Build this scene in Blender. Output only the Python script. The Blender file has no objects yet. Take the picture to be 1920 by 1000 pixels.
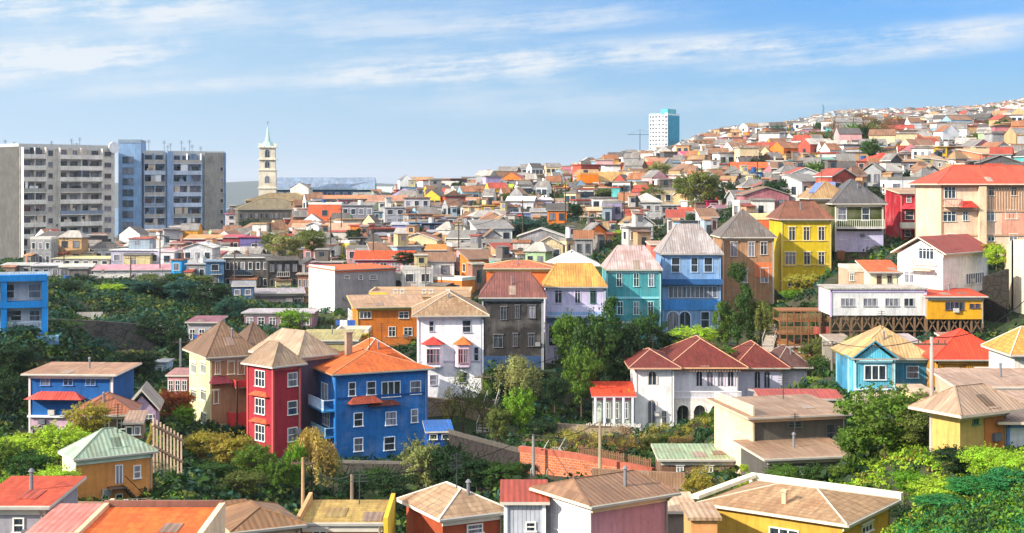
import bpy, math, random
import numpy as np
from mathutils import Vector, Matrix
R = math.radians
SC = bpy.context.scene
COL = SC.collection
# ------------------------------------------------------------ camera
K = 50 / 36 * 1920.0          # focal length in photo pixels (50 mm)
HY = 345.0                    # horizon row of the photo
cam = bpy.data.objects.new('camera', bpy.data.cameras.new('camera'))
COL.objects.link(cam); SC.camera = cam
cam.rotation_euler = (R(90), 0, 0)
cam.data.lens = 50; cam.data.sensor_width = 36
cam.data.shift_y = -155 / 1920
cam.data.clip_start = 0.5; cam.data.clip_end = 60000
# ------------------------------------------------------------ light
SUN = Vector((-0.79, -0.42, 0.46)).normalized()
SC.view_settings.view_transform = 'Standard'; SC.view_settings.look = 'None'
SC.view_settings.gamma = 1; SC.view_settings.exposure = 0.68
sl = bpy.data.lights.new('sun', 'SUN'); sl.energy = 4.95; sl.angle = R(0.5); sl.color = (1, 0.92, 0.79)
so = bpy.data.objects.new('sun', sl); COL.objects.link(so)
so.rotation_euler = (-SUN).to_track_quat('-Z', 'Y').to_euler()
W = bpy.data.worlds.new('World'); SC.world = W; W.use_nodes = True
SC.cycles.max_bounces = 5; SC.cycles.diffuse_bounces = 2; SC.cycles.glossy_bounces = 2
SC.cycles.transparent_max_bounces = 4; SC.cycles.volume_bounces = 0

class NT:
    def __init__(s, tree): s.t = tree; s.n = tree.nodes; s.l = tree.links
    def new(s, typ, **kw):
        n = s.n.new(typ)
        for k, v in kw.items():
            if k.startswith('_'): setattr(n, k[1:], v)
            else: s.set(n.inputs[k.replace('__', ' ')], v)
        return n
    def set(s, sock, v):
        if hasattr(v, 'links') or isinstance(v, bpy.types.NodeSocket): s.l.new(v, sock)
        else: sock.default_value = v
    def math(s, op, a, b=0.0, c=0.0, clamp=False):
        n = s.n.new('ShaderNodeMath'); n.operation = op; n.use_clamp = clamp
        s.set(n.inputs[0], a); s.set(n.inputs[1], b); s.set(n.inputs[2], c)
        return n.outputs[0]
    def rng(s, v, a, b, c, d, smooth=False):
        n = s.n.new('ShaderNodeMapRange')
        if smooth: n.interpolation_type = 'SMOOTHSTEP'
        for i, x in enumerate((v, a, b, c, d)): s.set(n.inputs[i], x)
        return n.outputs[0]
    def mix(s, f, a, b, mode='MIX'):
        n = s.n.new('ShaderNodeMix'); n.data_type = 'RGBA'; n.blend_type = mode
        s.set(n.inputs[0], f); s.set(n.inputs[6], a); s.set(n.inputs[7], b)
        return n.outputs[2]
    def vec(s, x, y, z):
        n = s.n.new('ShaderNodeCombineXYZ')
        for i, q in enumerate((x, y, z)): s.set(n.inputs[i], q)
        return n.outputs[0]
    def noise(s, v, scale, detail=3, rough=.55):
        n = s.n.new('ShaderNodeTexNoise'); s.set(n.inputs['Vector'], v)
        n.inputs['Scale'].default_value = scale; n.inputs['Detail'].default_value = detail
        n.inputs['Roughness'].default_value = rough
        return n.outputs[0]

def build_sky():
    t = NT(W.node_tree)
    bg = W.node_tree.nodes['Background']
    sky = t.new('ShaderNodeTexSky', _sky_type='NISHITA', _sun_disc=False,
                _sun_elevation=math.asin(SUN.z), _sun_rotation=math.atan2(SUN.x, SUN.y),
                _altitude=100, _air_density=1.0, _dust_density=0.6, _ozone_density=2.2)
    d = t.new('ShaderNodeTexCoord').outputs['Generated']
    sp = t.new('ShaderNodeSeparateXYZ'); t.set(sp.inputs[0], d)
    x, y, z = sp.outputs
    az = t.math('DIVIDE', x, t.math('MAXIMUM', y, .05))      # tan of azimuth from due north
    el = t.math('DIVIDE', z, t.math('MAXIMUM', y, .05))
    # clouds: ragged streaks of high cirrus laid along gently rising bands
    tilt = t.math('SUBTRACT', el, t.math('MULTIPLY', az, .075))
    v = t.vec(t.math('MULTIPLY', az, 3.2), t.math('MULTIPLY', tilt, 30), 0)
    n1 = t.noise(v, 1.0, 8, .66)
    v2 = t.vec(t.math('MULTIPLY', az, 11), t.math('MULTIPLY', tilt, 95), 3.3)
    n2 = t.noise(v2, 1.0, 7, .7)
    n3 = t.noise(t.vec(t.math('MULTIPLY', az, 22), t.math('MULTIPLY', tilt, 40), 7.1), 1, 6, .65)
    def band(a0, a1, e0, e1, wd, amp):
        # line from (a0,e0) to (a1,e1) with soft half width wd
        m = (e1 - e0) / (a1 - a0)
        line = t.math('ADD', t.math('MULTIPLY', t.math('SUBTRACT', az, a0), m), e0)
        dd = t.math('ABSOLUTE', t.math('SUBTRACT', el, line))
        g = t.rng(dd, 0, wd, 1, 0, True)
        lo = t.rng(az, a0 - .05, a0 + .07, 0, 1, True); hi = t.rng(az, a1 - .07, a1 + .05, 1, 0, True)
        return t.math('MULTIPLY', t.math('MULTIPLY', g, amp), t.math('MULTIPLY', lo, hi))
    def A(px): return (px - 960) / K
    def E(py): return (HY - py) / K
    bands = [band(A(120), A(700), E(174), E(142), .009, .50), band(A(560), A(1150), E(148), E(108), .022, 1.0),
             band(A(850), A(1650), E(125), E(72), .017, .8), band(A(1330), A(1920), E(135), E(75), .010, .6),
             band(A(-400), A(370), E(150), E(92), .024, 1.2), band(A(-500), A(460), E(20), E(8), .022, 1.1), band(A(120), A(420), E(85), E(55), .022, .45),
             band(A(780), A(1250), E(55), E(22), .014, .6), band(A(1500), A(2000), E(85), E(45), .015, .7), band(A(300), A(1000), E(40), E(70), .03, .35),
             band(A(700), A(1700), E(190), E(185), .02, .28)]
    s = bands[0]
    for b in bands[1:]: s = t.math('MAXIMUM', s, b)
    tex = t.math('ADD', t.math('MULTIPLY', n1, .9), t.math('ADD', t.math('MULTIPLY', n2, .5), t.math('MULTIPLY', n3, .45)))
    cl = t.math('MULTIPLY', s, t.rng(tex, .77, 1.08, 0.0, 1.45, True))
    veil = t.math('MULTIPLY', t.rng(n1, .42, .78, 0, .28, True), t.rng(el, .03, .12, 0, 1, True))
    # thin milky veil is thicker towards the west, as in the photograph
    west = t.rng(az, -.3, .25, .34, 0.0, True)
    cl = t.math('MINIMUM', t.math('ADD', t.math('ADD', cl, veil), t.math('MULTIPLY', west, 0.15)), .96)
    skyc = t.mix(1.0, sky.outputs[0], (.15, .50, .95, 1), 'MULTIPLY')
    low = t.rng(el, -.02, .17, 1, 0, True)
    hz = t.mix(t.math('MULTIPLY', low, .9), skyc, (2.2, 3.8, 5.15, 1))
    wst = t.rng(az, -.36, .2, .85, 0.0, True)
    hz = t.mix(wst, hz, (2.7, 4.3, 5.8, 1))
    out = t.mix(cl, hz, (5.25, 5.6, 5.95, 1))
    over = t.rng(z, .2, .45, 0, .75, True)      # white layer overhead, out of view, added to raise the fill light
    out = t.mix(over, out, (11.5, 11.6, 11.8, 1))
    t.l.new(out, bg.inputs[0]); bg.inputs[1].default_value = 0.1
build_sky()

# ------------------------------------------------------------ materials (all procedural)
_mats = {}
def srgb(h):
    if isinstance(h, str):
        c = [int(h[i:i + 2], 16) / 255 for i in (0, 2, 4)]
        return tuple((q / 12.92 if q < .04045 else ((q + .055) / 1.055) ** 2.4) for q in c)
    return h
def M(kind, col='808080', **kw):
    key = (kind, col)
    if key in _mats: return _mats[key]
    m = bpy.data.materials.new(kind + '_' + str(col)); m.use_nodes = True; _mats[key] = m
    t = NT(m.node_tree); bs = m.node_tree.nodes['Principled BSDF']
    c = (*srgb(col), 1)
    uv = t.new('ShaderNodeUVMap').outputs[0]
    ob = t.new('ShaderNodeTexCoord').outputs['Object']
    su = t.new('ShaderNodeSeparateXYZ'); t.set(su.inputs[0], uv)
    U, V = su.outputs[0], su.outputs[1]
    rnd = t.new('ShaderNodeObjectInfo').outputs['Random']
    def val(col, f):
        n = t.new('ShaderNodeHueSaturation'); t.set(n.inputs['Color'], col); t.set(n.inputs['Value'], f); return n.outputs[0]
    def bump(h, dist):
        b = t.new('ShaderNodeBump', Height=h, Distance=dist, Strength=1.0); t.l.new(b.outputs[0], bs.inputs['Normal'])
    bs.inputs['Roughness'].default_value = .8
    bs.inputs['Specular IOR Level'].default_value = .25
    if kind in ('plaster', 'vboard', 'hboard', 'concrete', 'clad'):
        big = t.noise(ob, .35, 4)
        streak = t.noise(t.vec(t.math('MULTIPLY', U, 2.6), t.math('MULTIPLY', V, .35), 0), 1, 4, .6)
        fine = t.noise(ob, 3.0, 5, .65)
        f = t.math('ADD', t.rng(big, .3, .7, .8, 1.14), t.rng(fine, .3, .7, -.07, .07))
        st = t.rng(streak, .48, .72, 1.04, .68 if kind == 'concrete' else .76)
        cc = val(c, t.math('MULTIPLY', f, st))
        dirt = t.rng(t.noise(ob, .9, 7, .75), .53, .7, 0, .5 if kind != 'concrete' else .6)
        cc = t.mix(dirt, cc, (c[0] * .5 + .03, c[1] * .46 + .025, c[2] * .42 + .02, 1))
        if kind in ('vboard', 'hboard', 'clad'):
            br = t.new('ShaderNodeTexBrick', _offset=.43); t.set(br.inputs['Vector'], t.vec(U, V, 0)); br.inputs['Scale'].default_value = 1
            br.inputs['Color1'].default_value = (0, 0, 0, 1); br.inputs['Color2'].default_value = (1, 1, 1, 1); br.inputs['Mortar'].default_value = (0, 0, 0, 1)
            br.inputs['Brick Width'].default_value = 1.1; br.inputs['Row Height'].default_value = 2.3; br.inputs['Mortar Size'].default_value = .02
            cc = val(cc, t.rng(br.outputs[0], 0, 1, .82, 1.1))
            fade = t.rng(t.noise(ob, .5, 3), .5, .66, 0, .35); cc = t.mix(fade, cc, (c[0] * .7 + .2, c[1] * .7 + .19, c[2] * .7 + .18, 1))
        if kind in ('vboard', 'clad'):
            per = .22 if kind == 'vboard' else .42
            w = t.math('FRACT', t.math('DIVIDE', U, per))
            h = t.rng(t.math('ABSOLUTE', t.math('SUBTRACT', w, .5)), .38, .5, 1, 0)
            bid = t.math('FLOOR', t.math('DIVIDE', U, per))
            wn = t.new('ShaderNodeTexWhiteNoise', _noise_dimensions='1D'); t.set(wn.inputs['W'], bid)
            cc = val(cc, t.math('MULTIPLY', t.rng(wn.outputs[0], 0, 1, .88, 1.06), t.rng(h, 0, 1, .72, 1)))
            bump(h, .025)
        elif kind == 'hboard':
            w = t.math('FRACT', t.math('DIVIDE', V, .2))
            cc = val(cc, t.rng(w, 0, .2, .7, 1)); bump(w, .02)
        else:
            bump(fine, .03)
        t.l.new(cc, bs.inputs['Base Color']); bs.inputs['Roughness'].default_value = .85
    elif kind in ('rmetal', 'rtile'):
        # roofing sheets: each sheet its own weathering, ribs down the slope
        br = t.new('ShaderNodeTexBrick', _offset=.37)
        t.set(br.inputs['Vector'], t.vec(U, V, 0)); br.inputs['Scale'].default_value = 1
        br.inputs['Color1'].default_value = (0, 0, 0, 1); br.inputs['Color2'].default_value = (1, 1, 1, 1)
        br.inputs['Mortar'].default_value = (.35, .35, .35, 1)
        if kind == 'rmetal': bw, bh, ms = .85, 2.4, .02
        else: bw, bh, ms = .28, .36, .03
        br.inputs['Brick Width'].default_value = bw; br.inputs['Row Height'].default_value = bh; br.inputs['Mortar Size'].default_value = ms
        sheet = t.rng(br.outputs[0], 0, 1, .76, 1.14)
        rust = t.rng(t.noise(ob, .55, 8, .75), .46, .66, 0, .8)
        streak = t.noise(t.vec(t.math('MULTIPLY', U, 3.5), t.math('MULTIPLY', V, .4), 0), 1, 5, .65)
        cc = val(c, t.math('MULTIPLY', sheet, t.rng(streak, .36, .66, 1.15, .66)))
        cc = t.mix(rust, cc, (c[0] * .55 + .03, c[1] * .42 + .018, c[2] * .36 + .012, 1))
        if kind == 'rmetal':
            h = t.math('SINE', t.math('MULTIPLY', U, 2 * math.pi / .3)); bump(h, .012)
            cc = val(cc, t.rng(h, -1, 1, .95, 1.03))
            bs.inputs['Roughness'].default_value = .55
        else:
            h = t.math('FRACT', t.math('DIVIDE', V, .36)); bump(h, .03)
            cc = val(cc, t.rng(h, 0, .3, .85, 1.03))
        t.l.new(cc, bs.inputs['Base Color'])
    elif kind == 'paint':
        f = t.rng(t.noise(ob, 1.3, 4), .3, .7, .85, 1.08)
        t.l.new(val(c, f), bs.inputs['Base Color']); bs.inputs['Roughness'].default_value = .6
    elif kind == 'wood':
        f = t.noise(t.vec(t.math('MULTIPLY', U, 9), t.math('MULTIPLY', V, 1.1), rnd), 1, 5, .7)
        t.l.new(val(c, t.rng(f, .3, .7, .6, 1.25)), bs.inputs['Base Color'])
    elif kind == 'glass':
        cur = t.rng(rnd, .58, .60, 0, t.math('MULTIPLY', rnd, 1.0)); n = t.noise(t.vec(t.math('MULTIPLY', U, 6), t.math('MULTIPLY', V, .5), t.math('MULTIPLY', rnd, 20)), 1, 3)
        a = t.mix(t.rng(n, .4, .6, 0, 1), (.012, .018, .026, 1), (.05, .065, .085, 1))
        b = t.mix(t.rng(n, .4, .6, 0, 1), (.33, .32, .36, 1), (.12, .12, .16, 1))
        t.l.new(t.mix(cur, a, b), bs.inputs['Base Color'])
        bs.inputs['Roughness'].default_value = .12; bs.inputs['Specular IOR Level'].default_value = .7
    elif kind == 'leaf':
        n1 = t.noise(ob, 4.5, 2); n2 = t.noise(ob, 27, 2)
        hs = t.new('ShaderNodeHueSaturation'); t.set(hs.inputs['Color'], c)
        t.set(hs.inputs['Hue'], t.math('ADD', t.rng(n1, .3, .7, .485, .515), t.rng(rnd, 0, 1, -.012, .012)))
        t.set(hs.inputs['Value'], t.math('MULTIPLY', t.rng(n1, .3, .7, .65, 1.35), t.rng(n2, .3, .7, .7, 1.35)))
        t.l.new(hs.outputs[0], bs.inputs['Base Color']); bs.inputs['Roughness'].default_value = .6
        tr = t.new('ShaderNodeBsdfTranslucent'); t.l.new(hs.outputs[0], tr.inputs[0])
        ms = t.new('ShaderNodeMixShader'); ms.inputs[0].default_value = .3
        t.l.new(bs.outputs[0], ms.inputs[1]); t.l.new(tr.outputs[0], ms.inputs[2])
        t.l.new(ms.outputs[0], m.node_tree.nodes['Material Output'].inputs[0])
    elif kind == 'rock':
        n1 = t.noise(ob, .45, 8, .7); n2 = t.noise(ob, 2.5, 6, .7)
        vo = t.new('ShaderNodeTexVoronoi', _feature='DISTANCE_TO_EDGE'); t.set(vo.inputs['Vector'], ob); vo.inputs['Scale'].default_value = 1.1
        cr = t.rng(vo.outputs[0], 0, .06, .55, 1)
        f = t.math('MULTIPLY', t.math('ADD', t.rng(n1, .3, .7, .6, 1.2), t.rng(n2, .3, .7, -.15, .2)), cr)
        t.l.new(val(c, f), bs.inputs['Base Color']); bump(t.math('ADD', n2, cr), .15); bs.inputs['Roughness'].default_value = .95
    elif kind == 'brick':
        br = t.new('ShaderNodeTexBrick'); t.set(br.inputs['Vector'], t.vec(U, V, 0)); br.inputs['Scale'].default_value = 1
        br.inputs['Brick Width'].default_value = .4; br.inputs['Row Height'].default_value = .2; br.inputs['Mortar Size'].default_value = .015
        br.inputs['Color1'].default_value = c; br.inputs['Color2'].default_value = (c[0] * .65, c[1] * .6, c[2] * .6, 1); br.inputs['Mortar'].default_value = (.35, .31, .27, 1)
        f = t.rng(t.noise(ob, .8, 5, .7), .3, .7, .7, 1.2)
        t.l.new(val(br.outputs[0], f), bs.inputs['Base Color'])
    elif kind == 'ground':
        n1 = t.noise(ob, .06, 8, .65); n2 = t.noise(ob, .9, 6, .7); n3 = t.noise(ob, .22, 6, .7)
        a = t.mix(t.rng(n1, .42, .58, 0, 1), (.02, .032, .014, 1), (.075, .062, .04, 1))
        b = t.mix(t.rng(n3, .45, .62, 0, 1), a, (.035, .06, .018, 1))
        t.l.new(val(b, t.rng(n2, .3, .7, .6, 1.4)), bs.inputs['Base Color']); bump(n2, .4); bs.inputs['Roughness'].default_value = 1
    elif kind == 'water':
        t.l.new(val((.05, .12, .2, 1), t.rng(t.noise(ob, .004, 5), .3, .7, .8, 1.2)), bs.inputs['Base Color'])
        bs.inputs['Roughness'].default_value = .25; bump(t.noise(ob, .05, 5), 1.0)
    return m

# ------------------------------------------------------------ mesh helpers
class MB:
    def __init__(s): s.v = []; s.f = []; s.m = []
    def poly(s, pts, mi=0):
        i = len(s.v); s.v += [tuple(p) for p in pts]; s.f.append(tuple(range(i, i + len(pts)))); s.m.append(mi)
    def box(s, x0, x1, y0, y1, z0, z1, mi=0):
        p = [(x0, y0, z0), (x1, y0, z0), (x1, y1, z0), (x0, y1, z0), (x0, y0, z1), (x1, y0, z1), (x1, y1, z1), (x0, y1, z1)]
        i = len(s.v); s.v += p
        for q in ((0, 3, 2, 1), (4, 5, 6, 7), (0, 1, 5, 4), (1, 2, 6, 5), (2, 3, 7, 6), (3, 0, 4, 7)):
            s.f.append(tuple(i + k for k in q)); s.m.append(mi)
    def bar(s, a, b, r, mi=0, n=4, r2=None):
        a, b = Vector(a), Vector(b); d = (b - a).normalized(); r2 = r if r2 is None else r2
        e = d.cross(Vector((0, 0, 1)) if abs(d.z) < .9 else Vector((1, 0, 0))).normalized(); g = d.cross(e)
        i = len(s.v)
        for c, rr in ((a, r), (b, r2)):
            for k in range(n):
                q = 2 * math.pi * (k + .5) / n; s.v.append(tuple(c + (e * math.cos(q) + g * math.sin(q)) * rr))
        for k in range(n):
            k2 = (k + 1) % n; s.f.append((i + k, i + n + k, i + n + k2, i + k2)); s.m.append(mi)
        s.f.append(tuple(i + k for k in range(n))); s.m.append(mi)
        s.f.append(tuple(i + n + k for k in reversed(range(n)))); s.m.append(mi)
    def prism(s, pts, h, mi=0, mside=None):
        """top polygon pts (ccw from above, 3d) extruded down by h"""
        n = len(pts); i = len(s.v); s.v += [tuple(p) for p in pts] + [(p[0], p[1], p[2] - h) for p in pts]
        s.f.append(tuple(i + k for k in range(n))); s.m.append(mi)
        s.f.append(tuple(i + n + k for k in reversed(range(n)))); s.m.append(mi if mside is None else mside)
        for k in range(n):
            k2 = (k + 1) % n; s.f.append((i + k, i + n + k, i + n + k2, i + k2)); s.m.append(mi if mside is None else mside)
    def mesh(s, name, mats):
        me = bpy.data.meshes.new(name); me.from_pydata(s.v, [], s.f)
        for m in mats: me.materials.append(m)
        me.polygons.foreach_set('material_index', s.m)
        uvl = me.uv_layers.new(name='uv')
        nl = len(me.loops)
        if nl:
            co = np.empty(len(me.vertices) * 3, 'f'); me.vertices.foreach_get('co', co); co = co.reshape(-1, 3)
            li = np.empty(nl, 'i'); me.loops.foreach_get('vertex_index', li)
            nf = len(me.polygons); nr = np.empty(nf * 3, 'f'); me.polygons.foreach_get('normal', nr); nr = nr.reshape(-1, 3)
            lt = np.empty(nf, 'i'); me.polygons.foreach_get('loop_total', lt); nn = np.repeat(nr, lt, axis=0)
            t = np.stack([-nn[:, 1], nn[:, 0], np.zeros(nl)], 1); L = np.linalg.norm(t, axis=1)
            t[L < .05] = (1, 0, 0); L[L < .05] = 1; t /= L[:, None]
            b = np.cross(nn, t); p = co[li]
            uv = np.stack([(p * t).sum(1), (p * b).sum(1)], 1).astype('f').ravel()
            uvl.data.foreach_set('uv', uv)
        return me
    def build(s, name, mats, parent=None, loc=(0, 0, 0), rz=0.0):
        return link(name, s.mesh(name, mats if isinstance(mats, (list, tuple)) else [mats]), parent, loc, rz)
def link(name, data, parent=None, loc=(0, 0, 0), rz=0.0):
    o = bpy.data.objects.new(name, data); COL.objects.link(o); o.parent = parent
    o.location = loc; o.rotation_euler = (0, 0, rz); return o
def tag(o, label, cat, group=None, kind=None):
    if label: o['label'] = label
    if cat: o['category'] = cat
    if group: o['group'] = group
    if kind: o['kind'] = kind
    return o
def at(px, py, Y): return Vector(((px - 960) / K * Y, Y, (HY - py) / K * Y))

# ------------------------------------------------------------ terrain
PROF = {  # column of the view -> (distance, height) down the hillside
 -300: [(20,-14),(60,-17),(95,-20),(130,-21),(150,-15),(200,-14),(260,-15),(350,-16),(450,-20),(700,-60),(1000,-80),(2000,-80)],
 0:   [(20,-14),(60,-17),(95,-21.4),(128,-22.4),(138,-21),(150,-15.7),(200,-14.6),(255,-16.2),(350,-17.5),(450,-20),(700,-60),(1000,-80),(2000,-80)],
 200: [(20,-14),(60,-18),(95,-21.6),(130,-22.6),(158,-22.6),(200,-16.4),(240,-15.6),(262,-15.6),(350,-17),(450,-22),(700,-60),(1000,-80),(2000,-80)],
 350: [(20,-14),(60,-18),(95,-21.5),(120,-24),(142,-24.2),(165,-22),(200,-18.3),(240,-17.0),(290,-15.2),(350,-15),(450,-18),(700,-55),(1000,-80),(2000,-80)],
 500: [(20,-14),(60,-18.5),(95,-24),(115,-25.6),(130,-26),(145,-24.5),(175,-20.5),(210,-18.5),(245,-17.3),(300,-14),(360,-12.5),(450,-8),(700,-40),(1000,-80),(2000,-80)],
 700: [(20,-14),(60,-18.5),(100,-26),(118,-28),(128,-29),(133,-26.5),(155,-25),(190,-21),(215,-17),(240,-14),(290,-11.5),(330,-8.5),(420,-5),(480,-5.5),(700,-30),(1000,-75),(2000,-80)],
 850: [(20,-14),(60,-18),(90,-24),(110,-26.5),(130,-26.5),(145,-23.2),(155,-22.8),(170,-22.0),(200,-17),(240,-13),(290,-9.6),(330,-6),(450,-3.5),(600,-5),(1000,-30),(1500,-70),(2000,-80)],
 1000:[(20,-14),(60,-18),(90,-22),(112,-23.0),(140,-24.6),(160,-23.4),(180,-18.5),(200,-15),(225,-12.4),(250,-10),(300,-5),(360,-1.6),(500,0),(650,1),(800,0),(1200,-20),(1800,-80),(2200,-80)],
 1200:[(20,-14),(60,-18),(90,-22),(112,-23.0),(150,-25.0),(170,-20.4),(190,-17.0),(220,-10),(250,-6.6),(270,-5.2),(330,-.5),(400,2.2),(600,6),(900,13.5),(1000,18),(1250,13),(1800,-40),(2200,-80)],
 1400:[(20,-14),(60,-18),(90,-21),(110,-21.8),(150,-22),(170,-18.8),(190,-14.4),(215,-7.5),(250,-3.0),(290,.5),(400,9),(600,18),(1000,34),(1250,43),(1600,30),(2200,-40)],
 1600:[(20,-14),(60,-16.5),(90,-18.5),(110,-18.6),(125,-18.5),(150,-18),(163,-17.4),(182,-11.5),(205,-8.6),(235,-.5),(270,2.2),(330,6),(450,15.4),(700,25),(1000,41),(1400,67),(1600,64),(2200,20)],
 1800:[(20,-12),(60,-14.2),(75,-15.4),(88,-16.4),(110,-17.5),(125,-17.5),(160,-17.5),(172,-12.5),(186,-9),(220,-3),(260,1.0),(300,4.2),(400,11),(600,22.5),(1000,46),(1400,69.5),(1600,66),(2200,30)],
 2000:[(20,-11),(60,-13),(88,-15),(125,-16),(160,-15),(186,-8),(220,-3),(260,2),(300,5),(400,13),(600,28),(1000,55),(1400,82),(1600,80),(2200,40)],
 2600:[(20,-8),(60,-10),(88,-12),(160,-10),(220,2),(300,10),(600,36),(1000,66),(1400,95),(2200,50)],
}
_cols = sorted(PROF)
_LY = np.linspace(math.log(15), math.log(2600), 420)
_prof = np.array([np.interp(_LY, [math.log(a) for a, b in PROF[c]], [b for a, b in PROF[c]]) for c in _cols])
ADJ = []      # (px, lnY, z, radius) : building plots level the ground around them
def base_z(px, Y):
    px = np.asarray(px, float); ly = np.log(np.maximum(np.asarray(Y, float), 15.1))
    fi = np.interp(px, _cols, range(len(_cols))); i0 = np.clip(np.floor(fi).astype(int), 0, len(_cols) - 2); f = fi - i0
    f = f * f * (3 - 2 * f)
    g = np.clip((ly - _LY[0]) / (_LY[1] - _LY[0]), 0, len(_LY) - 1.001); j = np.floor(g).astype(int); h = g - j
    a = _prof[i0, j] * (1 - h) + _prof[i0, j + 1] * h; b = _prof[i0 + 1, j] * (1 - h) + _prof[i0 + 1, j + 1] * h
    return a * (1 - f) + b * f
_adj = None
def ground_xy(x, y):
    """terrain height for world points"""
    global _adj
    x = np.atleast_1d(np.asarray(x, float)); y = np.atleast_1d(np.asarray(y, float))
    px = 960 + K * x / np.maximum(y, 12); z = base_z(px, y)
    if ADJ:
        if _adj is None or len(_adj) != len(ADJ): _adj = np.array(ADJ)
        num = np.zeros_like(z); den = np.full_like(z, .25)
        for (ax, ay, az, ar) in _adj:
            d2 = ((x - ax) ** 2 + (y - ay) ** 2) / (ar * ar)
            k = d2 < 9
            if k.any():
                w = np.exp(-d2[k] * 1.2) * 4; num[k] += w * az; den[k] += w
        bz = z; z = (num + den * 0 + .25 * bz) / den
    return z
def gz(x, y): return float(ground_xy(x, y)[0])
# ------------------------------------------------------------ buildings kit
VIEW = []     # (px0, px1, top, base, Y) of each house placed by hand
FOOT = []     # footprints (x, y, radius) so that nothing is set inside a house
_wm = {}
def window_mesh(w, h, style, fc, far=False):
    w = round(w * 5) / 5 or .2; h = round(h * 5) / 5 or .4
    key = (w, h, style, fc, far)
    if key in _wm: return _wm[key]
    f = MB(); g = MB(); b = .07 if not far else .07; o = -.06
    if style == 'arch':
        n = 8; r = w / 2; zs = h / 2 - r
        arc = [(-r * math.cos(math.pi * k / n), zs + r * math.sin(math.pi * k / n)) for k in range(n + 1)]
        outl = [(-r, -h / 2)] + arc + [(r, -h / 2)]
        ring = [(-r - .17, -h / 2)] + [(x * (r + .17) / r, zs + (z - zs) * (r + .17) / r) for x, z in arc] + [(r + .17, -h / 2)]
        for k in range(len(outl) - 1):
            a, c, A_, C_ = outl[k], outl[k + 1], ring[k], ring[k + 1]
            f.poly([(A_[0], o, A_[1]), (a[0], o, a[1]), (c[0], o, c[1]), (C_[0], o, C_[1])])
            f.poly([(a[0], o, a[1]), (a[0], -.01, a[1]), (c[0], -.01, c[1]), (c[0], o, c[1])])
            f.poly([(C_[0], o, C_[1]), (C_[0], 0, C_[1]), (A_[0], 0, A_[1]), (A_[0], o, A_[1])])
        f.box(-.03, .03, -.05, -.012, -h / 2, h / 2 - .1)
        g.poly([(x, -.012, z) for x, z in reversed(outl)])
    else:
        f.box(-w / 2 - b, -w / 2, o, 0, -h / 2, h / 2); f.box(w / 2, w / 2 + b, o, 0, -h / 2, h / 2)
        f.box(-w / 2 - b, w / 2 + b, o - .003, 0, h / 2, h / 2 + b)
        if style != 'door': f.box(-w / 2 - b - .05, w / 2 + b + .05, o - .08, 0, -h / 2 - b, -h / 2)
        if style != 'band' and not far:
            nm = (max(1, round(w / .7)) if w > 1.3 else 1) if style != 'sash' or w > 1.3 else 0
            for k in range(1, nm + 1):
                x = -w / 2 + w * k / (nm + 1); f.box(x - .03, x + .03, -.05, -.013, -h / 2, h / 2)
            if style == 'w': f.box(-w / 2, w / 2, -.045, -.013, h * .12 - .025, h * .12 + .025)
            if style == 'sash': f.box(-w / 2, w / 2, -.045, -.013, -.03, .03)
            if style == 'two': f.box(-w / 2, w / 2, -.045, -.013, h * .28, h * .28 + .04); f.box(-w / 2 - .15, w / 2 + .15, -.13, 0, h / 2 + b, h / 2 + b + .1)
        if style == 'band':
            nm = round(w / .55)
            for k in range(1, nm):
                x = -w / 2 + w * k / nm; f.box(x - .04, x + .04, -.06, -.013, -h / 2, h / 2)
        if style == 'shut':
            for s in (-1, 1):
                xc = s * (w / 2 + b + w * .25 + .02); f.box(xc - w * .25, xc + w * .25, -.05, 0, -h / 2, h / 2)
        g.box(-w / 2, w / 2, -.012, 0, -h / 2, h / 2)
    fm = M('paint', fc); gm = M('glass')
    if far:
        i = len(f.v); f.v += g.v; f.f += [tuple(i + k for k in q) for q in g.f]; f.m += [1] * len(g.f)
        r = (f.mesh('window', [fm, gm]), None)
    else: r = (f.mesh('window', [fm]), g.mesh('pane', [gm]))
    _wm[key] = r; return r

class Block:
    """one volume of a house. C = nearest corner; face F runs right from it, face L runs left."""
    def __init__(s, L, C, R_, eave, base, Y, th=0, w=None, d=None):
        s.th = R(th); s.c, s.s = math.cos(s.th), math.sin(s.th); s.Y = Y; s.Cx = (C - 960) / K * Y
        s.w = w if w is not None else s.sF(R_)
        s.d = d if d is not None else s.sL(L)
        s.z0 = (HY - base) / K * Y; s.z1 = (HY - eave) / K * Y; s.h = s.z1 - s.z0
        s.O = Vector((s.Cx, Y, s.z0))
    def sF(s, px): a = (px - 960) / K; return (a * s.Y - s.Cx) / (s.c - a * s.s)
    def sL(s, px): a = (px - 960) / K; return (a * s.Y - s.Cx) / (-s.s - a * s.c)
    def pt(s, x, y, z=0): return Vector((s.Cx + x * s.c - y * s.s, s.Y + x * s.s + y * s.c, s.z0 + z))
    def face(s, f, px, py, wp, hp):
        if f == 'F':
            q = s.sF(px); Yh = s.Y + q * s.s; wd = s.sF(px + wp / 2) - s.sF(px - wp / 2); p = (q, 0); rz = s.th
        else:
            q = s.sL(px); Yh = s.Y + q * s.c; wd = abs(s.sL(px + wp / 2) - s.sL(px - wp / 2)); p = (0, q); rz = s.th - math.pi / 2
        z = (HY - py) / K * Yh - s.z0; hh = hp / K * Yh
        return s.pt(p[0], p[1], z), wd, hh, rz, q, Yh
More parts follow.
